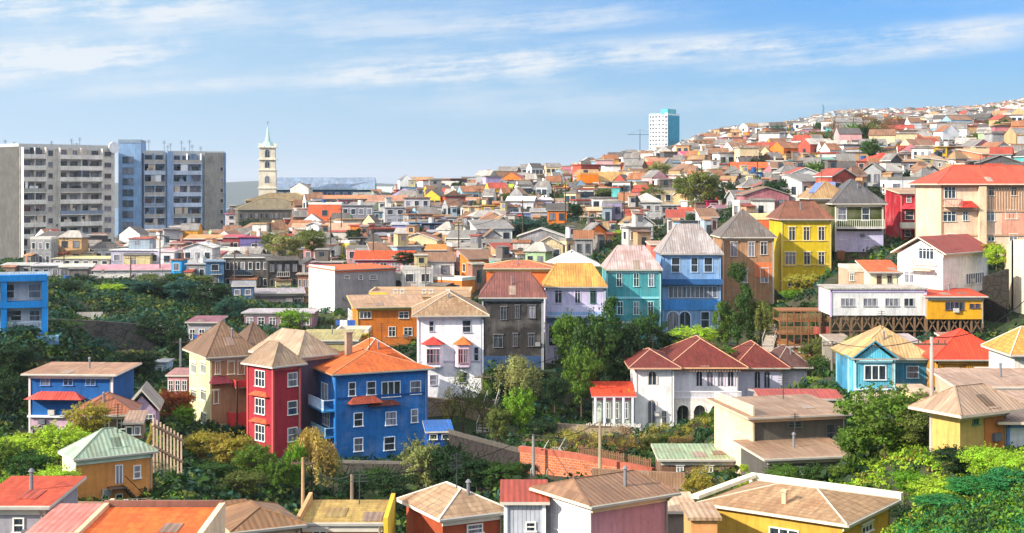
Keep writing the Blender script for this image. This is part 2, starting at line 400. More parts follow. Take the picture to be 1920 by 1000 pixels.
def adj(b, k=.75):
    VIEW.append((960 + K * min(b.pt(0, b.d).x / b.pt(0, b.d).y, b.Cx / b.Y), 960 + K * b.pt(b.w, 0).x / b.pt(b.w, 0).y, HY - K * (b.z1 + .8) / b.Y, HY - K * b.z0 / b.Y, b.Y))
    c = b.pt(b.w / 2, b.d / 2); r = max(b.w, b.d) * k
    ADJ.append((c.x, c.y, b.z0 - .15, r)); FOOT.append((c.x, c.y, math.hypot(b.w, b.d) / 2))

def roof_faces(mb, w, d, h, rt, rh, oh, th=.16, ridge=None, capm=1):
    """roof solid over rectangle; roof slab th thick, mat 0 = top, 1 = edge"""
    x0, x1, y0, y1 = -oh, w + oh, -oh, d + oh; zt = h + th
    if rt == 'flat':
        mb.box(x0, x1, y0, y1, h + .003, zt); return
    if rt == 'parapet':
        mb.box(0.2, w - .2, .2, d - .2, h + .003, h + .1)
        for a in ((-.05, w + .05, -.05, .2), (-.05, w + .05, d - .2, d + .05), (-.05, .2, .2, d - .2), (w - .2, w + .05, .2, d - .2)):
            mb.box(a[0], a[1], a[2], a[3], h + .003, h + rh, 1)
        return
    if rt in ('shed', 'shedb', 'shedl', 'shedr'):
        zz = {'shed': (0, 0, rh, rh), 'shedb': (rh, rh, 0, 0), 'shedl': (0, rh, rh, 0), 'shedr': (rh, 0, 0, rh)}[rt]
        mb.prism([(x0, y0, zt + zz[0]), (x1, y0, zt + zz[1]), (x1, y1, zt + zz[2]), (x0, y1, zt + zz[3])], th, 0, 1)
        return
    E = [(x0, y0, zt), (x1, y0, zt), (x1, y1, zt), (x0, y1, zt)]
    if rt in ('gx', 'gy'):
        if rt == 'gx': a, b = (x0, (y0 + y1) / 2, zt + rh), (x1, (y0 + y1) / 2, zt + rh); q = [[E[0], E[1], b, a], [E[2], E[3], a, b]]
        else: a, b = ((x0 + x1) / 2, y0, zt + rh), ((x0 + x1) / 2, y1, zt + rh); q = [[E[1], E[2], b, a], [E[3], E[0], a, b]]
        for p in q: mb.prism(p, th, 0, 1)
        return
    W_, D_ = x1 - x0, y1 - y0
    if ridge is None: ridge = max(W_, D_) - min(W_, D_) * .85
    if rt == 'pyr': ridge = 0
    if W_ >= D_ and rt != 'hy' or rt == 'hx':
        a, b = ((x0 + x1 - ridge) / 2, (y0 + y1) / 2, zt + rh), ((x0 + x1 + ridge) / 2, (y0 + y1) / 2, zt + rh)
        q = [[E[0], E[1], b, a], [E[1], E[2], b], [E[2], E[3], a, b], [E[3], E[0], a]]
    else:
        a, b = ((x0 + x1) / 2, (y0 + y1 - ridge) / 2, zt + rh), ((x0 + x1) / 2, (y0 + y1 + ridge) / 2, zt + rh)
        q = [[E[0], E[1], a], [E[1], E[2], b, a], [E[2], E[3], b], [E[3], E[0], a, b]]
    for p in q: mb.poly(p, 0)
    for k in range(4):
        p, r = E[k], E[(k + 1) % 4]; mb.poly([(p[0], p[1], h), (r[0], r[1], h), r, p], 1)
    mb.poly([(p[0], p[1], h + .004) for p in reversed(E)], 1)
    for p, r in ((E[0], a), (E[3], a), (E[1], b), (E[2], b), (a, b)):   # ridge capping
        if ridge == 0 and (p, r) == (a, b): continue
        if p is a and (rt == 'pyr' or math.dist(a, b) < .1): continue
        tt = r
        if W_ < D_ and rt != 'hx' or rt == 'hy': tt = {0: a, 1: a, 2: b, 3: b}.get(E.index(p), r) if p in E else r
        mb.bar(p, tt, .055, capm)

def add_block(root, b, wall, roof, rt='hip', top=None, rh=None, oh=.45, edge='cfc6b8', wk='plaster', rk='rmetal', wins=(), fc='e8e6e0',
              deep=2.5, far=False, auto=None, trim=None, ridge=None, gable=True):
    rl = b.O - root.location
    kd = 1 if rt == 'shed' else .5
    if rh is None: rh = (HY - top) / K * (b.Y + (b.d * kd * b.c + b.w / 2 * b.s)) - b.z1 - .16 if top is not None else 1.2
    rh = max(rh, .22); b.rh = rh
    mb = MB(); w, d, h = b.w, b.d, b.h
    mb.box(0, w, 0, d, -deep, h)
    if gable and rt == 'gx':
        for x in (0, w):
            p = [(x, 0, h), (x, d / 2, h + rh * (1 - 2 * oh / (d + 2 * oh))), (x, d, h)]; mb.poly(p if x == w else p[::-1])
    if gable and rt == 'gy':
        for y in (0, d):
            p = [(0, y, h), (w / 2, y, h + rh * (1 - 2 * oh / (w + 2 * oh))), (w, y, h)]; mb.poly(p if y == d else p[::-1])
            if y == 0: mb.f[-1] = mb.f[-1][::-1]
            else: mb.f[-1] = mb.f[-1][::-1]
    if gable and rt in ('shed', 'shedb'):
        za, zb = (0, rh) if rt == 'shed' else (rh, 0)
        for x in (0, w): mb.poly([(x, 0, h), (x, 0, h + za), (x, d, h + zb), (x, d, h)][:: (1 if x == 0 else -1)])
        y = d if rt == 'shed' else 0
        mb.poly([(0, y, h), (w, y, h), (w, y, h + rh), (0, y, h + rh)][:: (1 if y == 0 else -1)])
    if gable and rt in ('shedl', 'shedr'):
        za, zb = (0, rh) if rt == 'shedl' else (rh, 0)
        for y in (0, d): mb.poly([(0, y, h), (0, y, h + za), (w, y, h + zb), (w, y, h)][:: (-1 if y == 0 else 1)])
    mb.build('wall', M(wk, wall), root, rl, b.th)
    rb = MB(); roof_faces(rb, w, d, h, rt, rh, oh, ridge=ridge, capm=1 if rk == 'rtile' else 0)
    rf = rb.build('roof', [M(rk, roof), M('paint', edge)], root, rl, b.th)
    if not far and w > 2.5 and d > 2 and wk != 'rock':
        eo = min(oh, .6)
        if rt not in ('parapet', 'flat', 'shedl', 'shedr'):
            m = MB(); m.box(-eo, w + eo, -eo - .12, -eo - .003, h + .0, h + .12); m.build('gutter', M('paint', 'a8a49c'), root, rl, b.th)
            m = MB(); m.bar((w - .12, -.07, -.5), (w - .12, -.07, h - .3), .05, 0, 6); m.bar((w - .12, -.07, h - .3), (w - .12, -eo - .06, h + .02), .05, 0, 6); m.build('downpipe', M('paint', '9c9890'), root, rl, b.th)
        m = MB(); m.box(-.04, w + .04, -.09, -.003, h - .32, h - .02); m.build('eave_band', M('paint', trim or edge), root, rl, b.th)
        q = random.Random(int(b.Cx * 31 + b.Y * 7)); run = (d + 2 * oh) / (1 if rt == 'shed' else 2); sl = rh / run
        if rt in ('shed', 'hip', 'hx', 'gx', 'pyr') and h > 1:
            zat = lambda yy: h + .16 + (yy + oh) * sl
            for k in range(q.choice([0, 1, 1, 2])):
                lim = .3 if rt in ('hip', 'pyr', 'hx') else .05; x = w * q.uniform(lim + .05, .8 - lim); pw = q.uniform(.8, 1.1); y0 = q.uniform(-oh + .1, run * .3 - oh); y1 = min(y0 + q.uniform(1.0, 2.2), run * .62 - oh)
                if rt in ('hip', 'pyr', 'hx') and y1 - y0 < .5: continue
                m = MB(); m.prism([(x, y0, zat(y0) + .035), (x + pw, y0, zat(y0) + .035), (x + pw, y1, zat(y1) + .035), (x, y1, zat(y1) + .035)], .03)
                if (rt == 'hx') and y1 > run * .5 - oh: continue
                m.build('roof_patch', M('rmetal', q.choice([roof, roof, 'a08c7c', '8c7464'])), root, rl, b.th)
            if q.random() < .42:
                x, y = w * q.uniform(.42, .6), run * .5 - oh; z = zat(y); m = MB(); m.bar((x, y, z - .2), (x, y, z + .9), .09, 0, 8); m.bar((x, y, z + .9), (x, y, z + 1.05), .17, 0, 8, .05); m.build('flue', M('paint', '7c7c80'), root, rl, b.th)
            if q.random() < .5:
                x, y = w * q.uniform(.4, .7), run * .8 - oh; z = zat(y); m = MB(); m.bar((x, y, z - .1), (x, y, z + 2.0), .035)
                for k in range(5): m.bar((x - .5 + k * .05, y, z + 1.2 + k * .18), (x + .5 - k * .05, y, z + 1.2 + k * .18), .02)
                m.build('aerial', M('paint', '44464a'), root, rl, b.th)
        for k in range(q.choice([0, 1, 1, 2])):
            x, z = w * q.uniform(.08, .92), h * q.uniform(.1, .35); m = MB(); m.box(x - .3, x + .3, -.3, -.003, z, z + .45); m.build('meter_box', M('paint', q.choice(['c8c4bc', '8c8c8c', '6c7078'])), root, rl, b.th)
    if trim:
        c = .09
        for x, y in ((0, 0), (w, 0), (0, d)):
            tb = MB(); tb.box(x - c, x + c, y - c, y + c, -.2, h - .01); tb.build('corner_trim', M('paint', trim), root, rl, b.th)
    for wn in wins:
        f, px, py, wp, hp = wn[:5]; st = wn[5] if len(wn) > 5 else 'w'; c2 = wn[6] if len(wn) > 6 else fc
        if st == 'w' and not far: st = ('w', 'two', 'sash')[int(abs(b.Cx) * 3 + b.Y) % 3]
        p, wd, hh, rz, q, _ = b.face(f, px, py, wp, hp)
        me, pm = window_mesh(max(wd - .18, .3), max(hh - .15, .4), st, c2, far)
        o = link('door' if st == 'door' else 'window', me, root, p - root.location, rz)
        if pm: link('pane', pm, o)
    if auto:
        nf, nl, nr = auto; fh = h / nr
        for r in range(nr):
            z = fh * (r + .52); hh = min(1.3, fh * .48)
            for k in range(nf):
                me, pm = window_mesh(min(1.1, w / nf * .5), hh, 'w', fc, far)
                o = link('window', me, root, b.pt(w * (k + .5) / nf, 0, z) - root.location, b.th)
                if pm: link('pane', pm, o)
            for k in range(nl):
                me, pm = window_mesh(min(1.0, d / nl * .5), hh, 'w', fc, far)
                o = link('window', me, root, b.pt(0, d * (k + .5) / nl, z) - root.location, b.th - math.pi / 2)
                if pm: link('pane', pm, o)
    adj(b)
    return rf
def house(name, label, b, cat='house', group=None):
    r = link(name, None, None, b.O); r.empty_display_size = 1
    return tag(r, label, cat, group)
def part_box(root, b, name, x0, x1, y0, y1, z0, z1, mat):
    m = MB(); m.box(x0, x1, y0, y1, z0, z1); return m.build(name, mat, root, b.O - root.location, b.th)
def chimney(root, b, x, y, z, hh=1.3, col='a08a78', s=.3):
    m = MB(); m.box(x - s, x + s, y - s, y + s, z - .8, z + hh); m.box(x - s - .06, x + s + .06, y - s - .06, y + s + .06, z + hh, z + hh + .12)
    m.build('chimney', M('plaster', col), root, b.O - root.location, b.th)
def balcony(root, b, f, pa, pb, ptop, pbot, dep=1.1, col='e6e4dc', slab='c8c0b0', solid=False, slats=.22):
    """slab with a railing in front of a face between photo columns pa..pb"""
    p, wd, hh, rz, q, Yh = b.face(f, (pa + pb) / 2, (ptop + pbot) / 2, pb - pa, pbot - ptop)
    m = MB(); m.box(-wd / 2, wd / 2, -dep, -.003, -hh / 2 - .15, -hh / 2)
    o = m.build('balcony', M('plaster', slab), root, p - root.location, rz)
    r = MB()
    if solid: 
        r.box(-wd / 2, wd / 2, -dep - .05, -dep + .05, -hh / 2, hh / 2); r.box(-wd / 2 - .05, -wd / 2 + .05, -dep + .05, 0, -hh / 2, hh / 2); r.box(wd / 2 - .05, wd / 2 + .05, -dep + .05, 0, -hh / 2, hh / 2)
    else:
        for z in (-hh / 2 + .08, hh / 2 - .05): r.box(-wd / 2, wd / 2, -dep, -dep + .07, z, z + .07)
        for s in (-1, 1): r.box(s * wd / 2 - .035, s * wd / 2 + .035, -dep + .07, 0, hh / 2 - .05, hh / 2 + .02)
        n = max(2, int(wd / slats))
        for k in range(n + 1):
            x = -wd / 2 + wd * k / n; r.box(x - .025, x + .025, -dep + .02, -dep + .05, -hh / 2, hh / 2 - .05)
    r.build('railing', M('paint', col), o)
    return o
def awning(root, b, f, px, py, wp, hp, col, dep=.9, rk='rtile'):
    p, wd, hh, rz, q, Yh = b.face(f, px, py, wp, hp)
    m = MB(); w = wd / 2; z0, z1 = -hh / 2, hh / 2
    m.poly([(-w, -dep, z0), (w, -dep, z0), (w * .6, 0, z1), (-w * .6, 0, z1)]); m.poly([(w, -dep, z0), (w, 0, z0), (w * .6, 0, z1)]); m.poly([(-w, 0, z0), (-w, -dep, z0), (-w * .6, 0, z1)])
    m.poly([(-w, 0, z0), (w, 0, z0), (w, -dep, z0), (-w, -dep, z0)])
    return m.build('awning', M(rk, col), root, p - root.location, rz)
def party(root, b, x0, x1, up, col, rh, oh=.1):
    m = MB(); sl = rh / (b.d + 2 * oh); z0 = b.h + .16 + up; y0, y1 = -.3, b.d + .3; za, zb = z0 + (y0 + oh) * sl, z0 + (y1 + oh) * sl
    for x, o in ((x0, 1), (x1, -1)): m.poly([(x, y0, -2), (x, y0, za), (x, y1, zb), (x, y1, -2)][::o])
    m.poly([(x0, y0, za), (x1, y0, za), (x1, y1, zb), (x0, y1, zb)]); m.poly([(x0, y0, -2), (x1, y0, -2), (x1, y0, za), (x0, y0, za)]); m.poly([(x1, y1, -2), (x0, y1, -2), (x0, y1, zb), (x1, y1, zb)])
    m.build('party_wall', M('plaster', col), root, b.O - root.location, b.th)
def annexes(r, b, q, flat):
    off = b.O - r.location; wc = ['b8b4ae', 'c89c74', '8c8884', 'd8d4cc', '7c6c60', 'a87868', '9cacb8', 'c8b888', '6c6460', 'e0dcd8']; rc = ['8c8680', 'a06c50', '7c6454', 'b0a898', 'a84c3c', '6c6864', 'c08c60']
    w, d, h = b.w, b.d, b.h
    def bx(name, x0, x1, y0, y1, z0, z1, rise=.35):
        m = MB(); m.box(x0, x1, y0, y1, z0, z1); e = .18
        m.prism([(x0 - e, y0 - e, z1 + .12), (x1 + e, y0 - e, z1 + .12), (x1 + e, y1, z1 + .12 + rise), (x0 - e, y1, z1 + .12 + rise)], .1, 1)
        m.box(x0 + (x1 - x0) * .3, x0 + (x1 - x0) * .3 + .8, y0 - .05, y0, z0 + (z1 - z0) * .45, z0 + (z1 - z0) * .85, 2)
        m.build(name, [M(q.choice(['plaster', 'vboard', 'clad']), q.choice(wc)), M('rmetal', q.choice(rc)), M('glass')], r, off, b.th)
    if q.random() < .55:
        x0 = w * q.uniform(-.12, .4); x1 = x0 + w * q.uniform(.3, .6); bx('lean_to', x0, x1, -q.uniform(1.2, 2.4), -.003, -3, min(h - .3, q.uniform(1.7, 2.3)))
    if q.random() < .3: bx('side_room', w + .003, w + q.uniform(1.2, 2.4), d * .1, d * q.uniform(.5, .85), -3, min(h * .8, q.uniform(1.8, 2.6)), .2)
    if flat and q.random() < .5:
        x0 = w * q.uniform(.05, .5); bx('rooftop_room', x0, x0 + w * q.uniform(.25, .45), d * .35, d * .9, h + .165, h + 2.1, .15)
    if h > 3.8 and q.random() < .6:
        x0, x1 = w * q.uniform(.05, .3), w * q.uniform(.6, .95); z = h * .48; m = MB(); m.box(x0, x1, -1.1, -.003, z - .1, z); m.box(x0, x1, -1.1, -1.05, z + .75, z + .82, 1)
        n = int((x1 - x0) / .35)
        for k in range(n + 1): x = x0 + (x1 - x0 - .04) * k / n; m.box(x, x + .04, -1.09, -1.05, z, z + .75, 1)
        m.build('balcony', [M('concrete', 'a8a098'), M('paint', q.choice(['e8e4dc', '3c3c40', '8c5c3c', '5c7c9c']))], r, off, b.th)
def wg(f, xs, ys, w, h, *a): return [(f, x, y, w, h, *a) for y in ys for x in xs]
# ------------------------------------------------------------ the houses one can tell apart
def H1(name, label, blk, kw, group=None):
    b = Block(*blk[:6], **(blk[6] if len(blk) > 6 else {}))
    r = house(name, label, b, group=group); add_block(r, b, **kw); return r, b
def more(r, blk, kw):
    b = Block(*blk[:6], **(blk[6] if len(blk) > 6 else {})); add_block(r, b, **kw); return b

# --- the blue house in front
r, b = H1('blue_house', 'royal blue three storey house with orange hipped roof and white windows',
    (568, 630, 800, 703, 868, 133, dict(th=26)),
    dict(wall='2878c4', roof='c4622c', rt='hip', top=655, oh=.6, edge='b08060', rk='rtile', trim='1a6cb8', fc='e4ecf6', wk='hboard',
    wins=[('F', 660, 730, 15, 27), ('F', 696, 728, 20, 25), ('F', 733, 730, 35, 29, 'band'), ('F', 779, 727, 22, 28),
          ('F', 672, 787, 20, 28), ('F', 733, 785, 20, 28), ('F', 777, 780, 13, 26), ('F', 672, 834, 20, 28), ('F', 730, 832, 20, 28),
          ('L', 583, 735, 12, 30), ('L', 609, 735, 12, 34, 'door'), ('L', 585, 785, 14, 28), ('L', 612, 785, 12, 28), ('L', 598, 833, 14, 28)]))
awning(r, b, 'F', 682, 748, 62, 13, 'a04a38', .9)
awning(r, b, 'F', 720, 755, 60, 9, '7c4034', .5)
balcony(r, b, 'L', 572, 628, 738, 757, 1.2, 'd8ecff', '3c90c8', slats=.16)
balcony(r, b, 'L', 575, 626, 790, 806, .9, 'a8dcf0', '3c90c8', slats=.16)
part_box(r, b, 'floor_band', -.06, b.w + .06, -.08, 0, b.h * .715, b.h * .74, M('paint', '0c4c8c'))
chimney(r, b, 3, 5, b.h + 2)
# rear wing whose roof steps above the front one
more(r, (640, 668, 770, 690, 830, 139, dict(th=26, d=6)), dict(wall='2878c4', roof='c8602a', rt='hip', top=634, oh=.5, rk='rtile'))

# --- the red house
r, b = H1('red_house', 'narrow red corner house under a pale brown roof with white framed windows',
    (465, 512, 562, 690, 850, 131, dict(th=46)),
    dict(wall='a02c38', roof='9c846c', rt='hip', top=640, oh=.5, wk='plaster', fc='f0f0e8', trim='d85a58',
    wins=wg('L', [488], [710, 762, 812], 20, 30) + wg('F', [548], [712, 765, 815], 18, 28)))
for k in (738, 788): awning(r, b, 'L', 488, k, 34, 8, 'd8603c', .4)
more(r, (505, 560, 622, 672, 840, 136, dict(th=46, d=7)), dict(wall='5c4a5a', roof='b09880', rt='hip', top=618, oh=.5, wk='plaster'))

# --- pale yellow and tan house with red balconies
r, b = H1('corner_house', 'pale yellow house with two brown peaked roofs and red balconies',
    (355, 394, 478, 672, 800, 140, dict(th=28)),
    dict(wall='d8cf9c', roof='7c604a', rt='pyr', top=602, oh=.6, edge='dccab0', fc='eef0dc',
    wins=wg('L', [364, 382], [690, 741, 785], 10, 22) + [('F', 433, 690, 13, 26), ('F', 452, 690, 13, 26), ('F', 408, 690, 10, 24), ('F', 405, 745, 10, 26)]))
part_box(r, b, 'painted_shade_panel', .15, b.w - .1, -.05, 0, .2, b.h - .3, M('plaster', 'b08460'))  # shade of the front face put into this panel's brown colour
awning(r, b, 'F', 412, 711, 42, 13, '7c2c3c', .9)
balcony(r, b, 'F', 436, 468, 710, 722, 1.2, 'd84040', 'b08060', solid=True)
balcony(r, b, 'F', 426, 468, 770, 794, 1.4, 'd84040', 'b08060', solid=True)
pm = MB()
for x in (b.w * .5, b.w * .98):
    pm.box(x - .08, x + .08, -1.5, -1.35, -.5, b.h - 2.2)
pm.build('veranda_posts', M('wood', '5a3a28'), r, b.O - r.location, b.th)
more(r, (440, 462, 520, 664, 790, 147, dict(th=28, d=6)), dict(wall='a88468', roof='6e5644', rt='pyr', top=604, oh=.5))

# --- white house with ochre roof and bay windows
r, b = H1('bay_window_house', 'white house with tan hipped roof, bay windows and small red hoods',
    (768, 784, 905, 594, 742, 150, dict(th=4, d=9)),
    dict(wall='e8e6ea', roof='9c8064', rt='hip', top=546, oh=.7, rk='rtile', edge='d4c4b0', fc='c4c0cc', trim='f4f2f6',
    wins=[('F', 809, 612, 12, 22), ('F', 875, 612, 16, 24), ('F', 812, 713, 13, 22), ('F', 868, 708, 16, 22), ('F', 893, 664, 12, 26)]))
for (xc, wd, cw, hood) in ((812, 40, 'ece8f0', 'd04840'), (868, 32, 'd8c0d0', 'd87840')):
    p, w_, h_, rz, q, _ = b.face('F', xc, 666, wd, 42); m = MB()
    m.prism([(-w_ / 2, 0, h_ / 2), (-w_ * .33, -.9, h_ / 2), (w_ * .33, -.9, h_ / 2), (w_ / 2, 0, h_ / 2)], h_)
    o = m.build('bay', M('plaster', cw), r, p - r.location, rz)
    for sx in (-.15, .15):
        me, pn = window_mesh(w_ * .24, h_ * .6, 'w', 'b88c94'); q_ = link('window', me, o, (w_ * sx, -.9, 0)); link('pane', pn, q_)
    m = MB(); a = w_ / 2 + .2; z = h_ / 2 + .01
    m.poly([(-a, 0.0, z), (-a * .7, -1.15, z), (a * .7, -1.15, z), (a, 0, z)][::-1])
    m.poly([(-a, 0, z), (-a * .7, -1.15, z), (0, 0, z + .8)]); m.poly([(-a * .7, -1.15, z), (a * .7, -1.15, z), (0, 0, z + .8)]); m.poly([(a * .7, -1.15, z), (a, 0, z), (0, 0, z + .8)])
    m.build('bay_roof', M('rtile', hood), o)
part_box(r, b, 'floor_band', -.05, b.w + .05, -.08, 0, b.h * .42, b.h * .44, M('paint', 'bcb6c6'))

# --- the row on the slope
r, b = H1('charcoal_house', 'dark charcoal house with steep purple brown roof and pale corner strips',
    (905, 905, 1018, 560, 690, 168, dict(d=9)),
    dict(wall='3a3736', roof='7a4a42', rt='hx', top=510, oh=.5, edge='b0a8a0', wk='vboard', trim='a8acb4', fc='6e6c70', ridge=4.2, rk='rmetal',
    wins=[('F', 944, 588, 12, 26), ('F', 970, 585, 10, 26), ('F', 997, 585, 14, 26), ('F', 934, 640, 20, 24), ('F', 966, 638, 9, 26), ('F', 996, 638, 12, 26)]))
part_box(r, b, 'blue_plinth', -.02, b.w + .02, -.06, 0, -2, 1.4, M('plaster', '30486c'))
r, b = H1('lilac_house', 'lilac white house with mustard roof and dark open porch below its gallery',
    (1010, 1024, 1134, 540, 690, 175, dict(d=8)),
    dict(wall='c4bcd6', roof='c49448', rt='hx', top=494, oh=.35, wk='plaster', trim='d8d4e4', ridge=4.5, edge='8c8490', fc='d8d0e0',
    wins=[('F', 1047, 556, 14, 28), ('F', 1083, 556, 12, 28), ('F', 1112, 556, 13, 28, 'w', '3c7058'), ('F', 1062, 620, 16, 24), ('F', 1112, 625, 14, 26), ('F', 1045, 664, 14, 26)]))
part_box(r, b, 'light_blue_band', -.03, b.w + .03, -.07, 0, b.h * .56, b.h * .70, M('plaster', '86a8cc'))
balcony(r, b, 'F', 1026, 1134, 572, 592, 1.3, 'c8cce0', '98acc8', slats=.3)
pb = MB(); pb.box(.3, b.w * .68, -.05, .0, b.h * .28, b.h * .52); pb.build('porch_shade_panel', M('vboard', '2a2624'), r, b.O - r.location, b.th)  # flat dark sheet standing in for the shaded depth of the porch
pb = MB()
for x in (.25, b.w * .25, b.w * .48, b.w * .7): pb.box(x - .08, x + .08, -1.25, -1.1, b.h * .2, b.h * .56)
pb.build('porch_posts', M('paint', 'b8b4c0'), r, b.O - r.location, b.th)
r, b = H1('teal_house', 'teal house with pinkish grey metal roof and green fascia',
    (1122, 1138, 1238, 508, 660, 180, dict(d=8)),
    dict(wall='4aa0a8', roof='b8a09c', rt='hx', top=460, oh=.3, edge='2e8a4c', wk='vboard', trim='a0d4d8', ridge=3.4, fc='c4e4e4',
    wins=wg('F', [1161, 1193, 1221], [525], 13, 27) + wg('F', [1163, 1193, 1220], [578], 13, 27) + wg('F', [1165, 1195, 1220], [624], 12, 22)))
part_box(r, b, 'floor_band', -.04, b.w + .04, -.1, 0, b.h * .655, b.h * .68, M('paint', '8ed0d8'))
part_box(r, b, 'floor_band', -.04, b.w + .04, -.1, 0, b.h * .355, b.h * .375, M('paint', '8ed0d8'))
r, b = H1('tall_blue_house', 'light blue house with glazed gallery and arched porch under a lilac grey roof',
    (1228, 1243, 1350, 478, 640, 184, dict(d=8)),
    dict(wall='84aad4', roof='a39a98', rt='hx', top=420, oh=.45, edge='706c78', wk='hboard', trim='88b0e0', ridge=3.0, fc='c8daee',
    wins=[('F', 1267, 497, 16, 27), ('F', 1302, 497, 14, 27), ('F', 1328, 497, 16, 27), ('F', 1299, 548, 92, 22, 'band'), ('F', 1322, 600, 16, 30)]))
part_box(r, b, 'jutting_band', -.3, b.w + .2, -.9, 0, b.h * .66, b.h * .72, M('plaster', '2c5c90'))
part_box(r, b, 'blue_apron', -.05, b.w + .05, -.12, 0, b.h * .36, b.h * .48, M('plaster', '4a94dc'))
for q in (1258, 1280):
    p, w_, h_, rz, _, _ = b.face('F', q + 4, 602, 20, 36); me, pn = window_mesh(w_, h_, 'arch', 'b8d0ec'); o = link('arch', me, r, p - r.location, rz); link('pane', pn, o)  # dark panes stand in for the shade inside the open arches
r, b = H1('tan_house', 'tan brown house with steep dark pyramid roof beside the yellow house',
    (1337, 1356, 1450, 447, 580, 190, dict(d=9)),
    dict(wall='b08460', roof='6e6660', rt='pyr', top=392, oh=.4, edge='d8ccb8', wk='vboard', trim='d8b090', fc='d8ccc4',
    wins=[('F', 1376, 468, 14, 26), ('F', 1409, 468, 13, 26), ('F', 1432, 466, 14, 24), ('F', 1433, 517, 16, 28), ('F', 1395, 517, 13, 26)]))
part_box(r, b, 'orange_panel', b.w * .62, b.w + .01, -.05, 0, b.h * .45, b.h * .66, M('plaster', 'd4784c'))
r, b = H1('yellow_house', 'bright yellow three storey house with red brown hipped roof',
    (1450, 1466, 1557, 413, 545, 196, dict(d=9)),
    dict(wall='c8ac20', roof='7c4c36', rt='hx', top=377, oh=.5, edge='c49c8c', wk='plaster', trim='dcc864', ridge=4.0, fc='e8d8b4',
    wins=wg('F', [1485, 1512, 1540], [439], 12, 26) + [('F', 1482, 486, 22, 26), ('F', 1513, 486, 12, 26), ('F', 1540, 486, 13, 26)] + wg('F', [1483, 1513, 1541], [529], 13, 18)))
for z in (.36, .70): part_box(r, b, 'floor_band', -.04, b.w + .04, -.08, 0, b.h * z, b.h * z + .16, M('paint', 'd8b854'))
r, b = H1('olive_house', 'dark olive house with big slate grey roof, white balustrade and dormer skylight',
    (1550, 1567, 1655, 384, 470, 205, dict(d=10)),
    dict(wall='4a5226', roof='5c5a5c', rt='hip', top=336, oh=.6, edge='c8c4b8', wk='hboard', trim='e4e0d0', ridge=2.0, fc='e0e4e0',
    wins=[('F', 1579, 402, 17, 26), ('F', 1623, 402, 16, 26), ('F', 1580, 442, 14, 16), ('F', 1630, 442, 22, 16)]))
part_box(r, b, 'lilac_storey', -.05, b.w + .05, -.12, 0, -.2, b.h * .42, M('plaster', 'b8b4d4'))
balcony(r, b, 'F', 1567, 1655, 412, 427, 1.0, 'e8ecdc', 'c8c4cc', slats=.3)
bb = more(r, (1506, 1522, 1590, 374, 470, 209, dict(d=9)), dict(wall='88745c', roof='a4845c', rt='hip', top=340, oh=.5, edge='d4c8b4'))
sk = MB(); sk.prism([(-.2, 1.0, bb.h + 1.1), (3.4, .7, bb.h + 1.1), (4.1, 3.2, bb.h + 2.6), (1.2, 3.4, bb.h + 2.4)], .2)
sk.build('skylight', M('paint', '6a7ec0'), r, bb.O - r.location, bb.th)
st = MB()
for x in (.6, 5.4): st.box(x - .5, x + .5, -.9, .1, -4.4, -.0)
st.build('brick_piers', M('plaster', '80583c'), r, b.O - r.location, b.th)
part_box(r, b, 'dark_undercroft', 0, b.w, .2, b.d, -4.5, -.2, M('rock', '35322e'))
r, b = H1('crimson_house', 'crimson two storey house with cream balcony stripe and flat brown roof',
    (1672, 1690, 1752, 364, 448, 214, dict(d=9)),
    dict(wall='b02430', roof='b09070', rt='shed', top=352, oh=.4, edge='d8c0a0', wk='vboard', trim='e87070', fc='e8d8c8',
    wins=[('F', 1704, 373, 9, 14), ('F', 1722, 373, 9, 14), ('F', 1705, 404, 18, 18), ('F', 1735, 404, 10, 16), ('F', 1702, 437, 12, 14)]))
balcony(r, b, 'F', 1688, 1728, 417, 428, 1.1, 'e4dcc8', 'd8706c', solid=True)
awning(r, b, 'F', 1706, 387, 34, 10, 'd8404c', .9)
r, b = H1('cream_villa', 'large cream villa with wide orange red hipped roof and timber trim',
    (1746, 1766, 1990, 347, 480, 186, dict(d=12)),
    dict(wall='e4c0a4', roof='cc4c2c', rt='hip', top=310, oh=.8, edge='e8c8b0', wk='plaster', trim='b08060', ridge=9, fc='ece8dc',
    wins=[('F', 1781, 360, 24, 24), ('F', 1859, 358, 10, 18), ('F', 1901, 358, 10, 18), ('F', 1780, 405, 26, 22), ('F', 1810, 405, 12, 20), ('F', 1857, 404, 16, 22), ('F', 1896, 402, 22, 20), ('F', 1858, 446, 14, 15), ('F', 1782, 446, 14, 16), ('F', 1900, 446, 16, 16)]))
for z in (.28, .62): part_box(r, b, 'floor_band', -.06, b.w + .06, -.14, 0, b.h * z, b.h * z + .22, M('paint', 'c09878'))
part_box(r, b, 'bay_tower', b.w * .30, b.w * .36, -.7, 0, -.5, b.h - .2, M('plaster', 'e0c4a0'))
part_box(r, b, 'salmon_panel', b.w * .5, b.w * .98, -.05, 0, b.h * .31, b.h * .6, M('plaster', 'd89880'))
tb = MB()
for k in range(27):
    x = b.w * (.37 + .6 * k / 26); tb.box(x - .05, x + .05, -.1, 0, b.h * .64, b.h - .02)
tb.build('timber_battens', M('wood', 'b89070'), r, b.O - r.location, b.th)
awning(r, b, 'F', 1812, 383, 34, 12, 'c83c30', 1.2)
balcony(r, b, 'F', 1768, 1800, 374, 386, 1.0, 'b08484', 'd0b090', slats=.2)
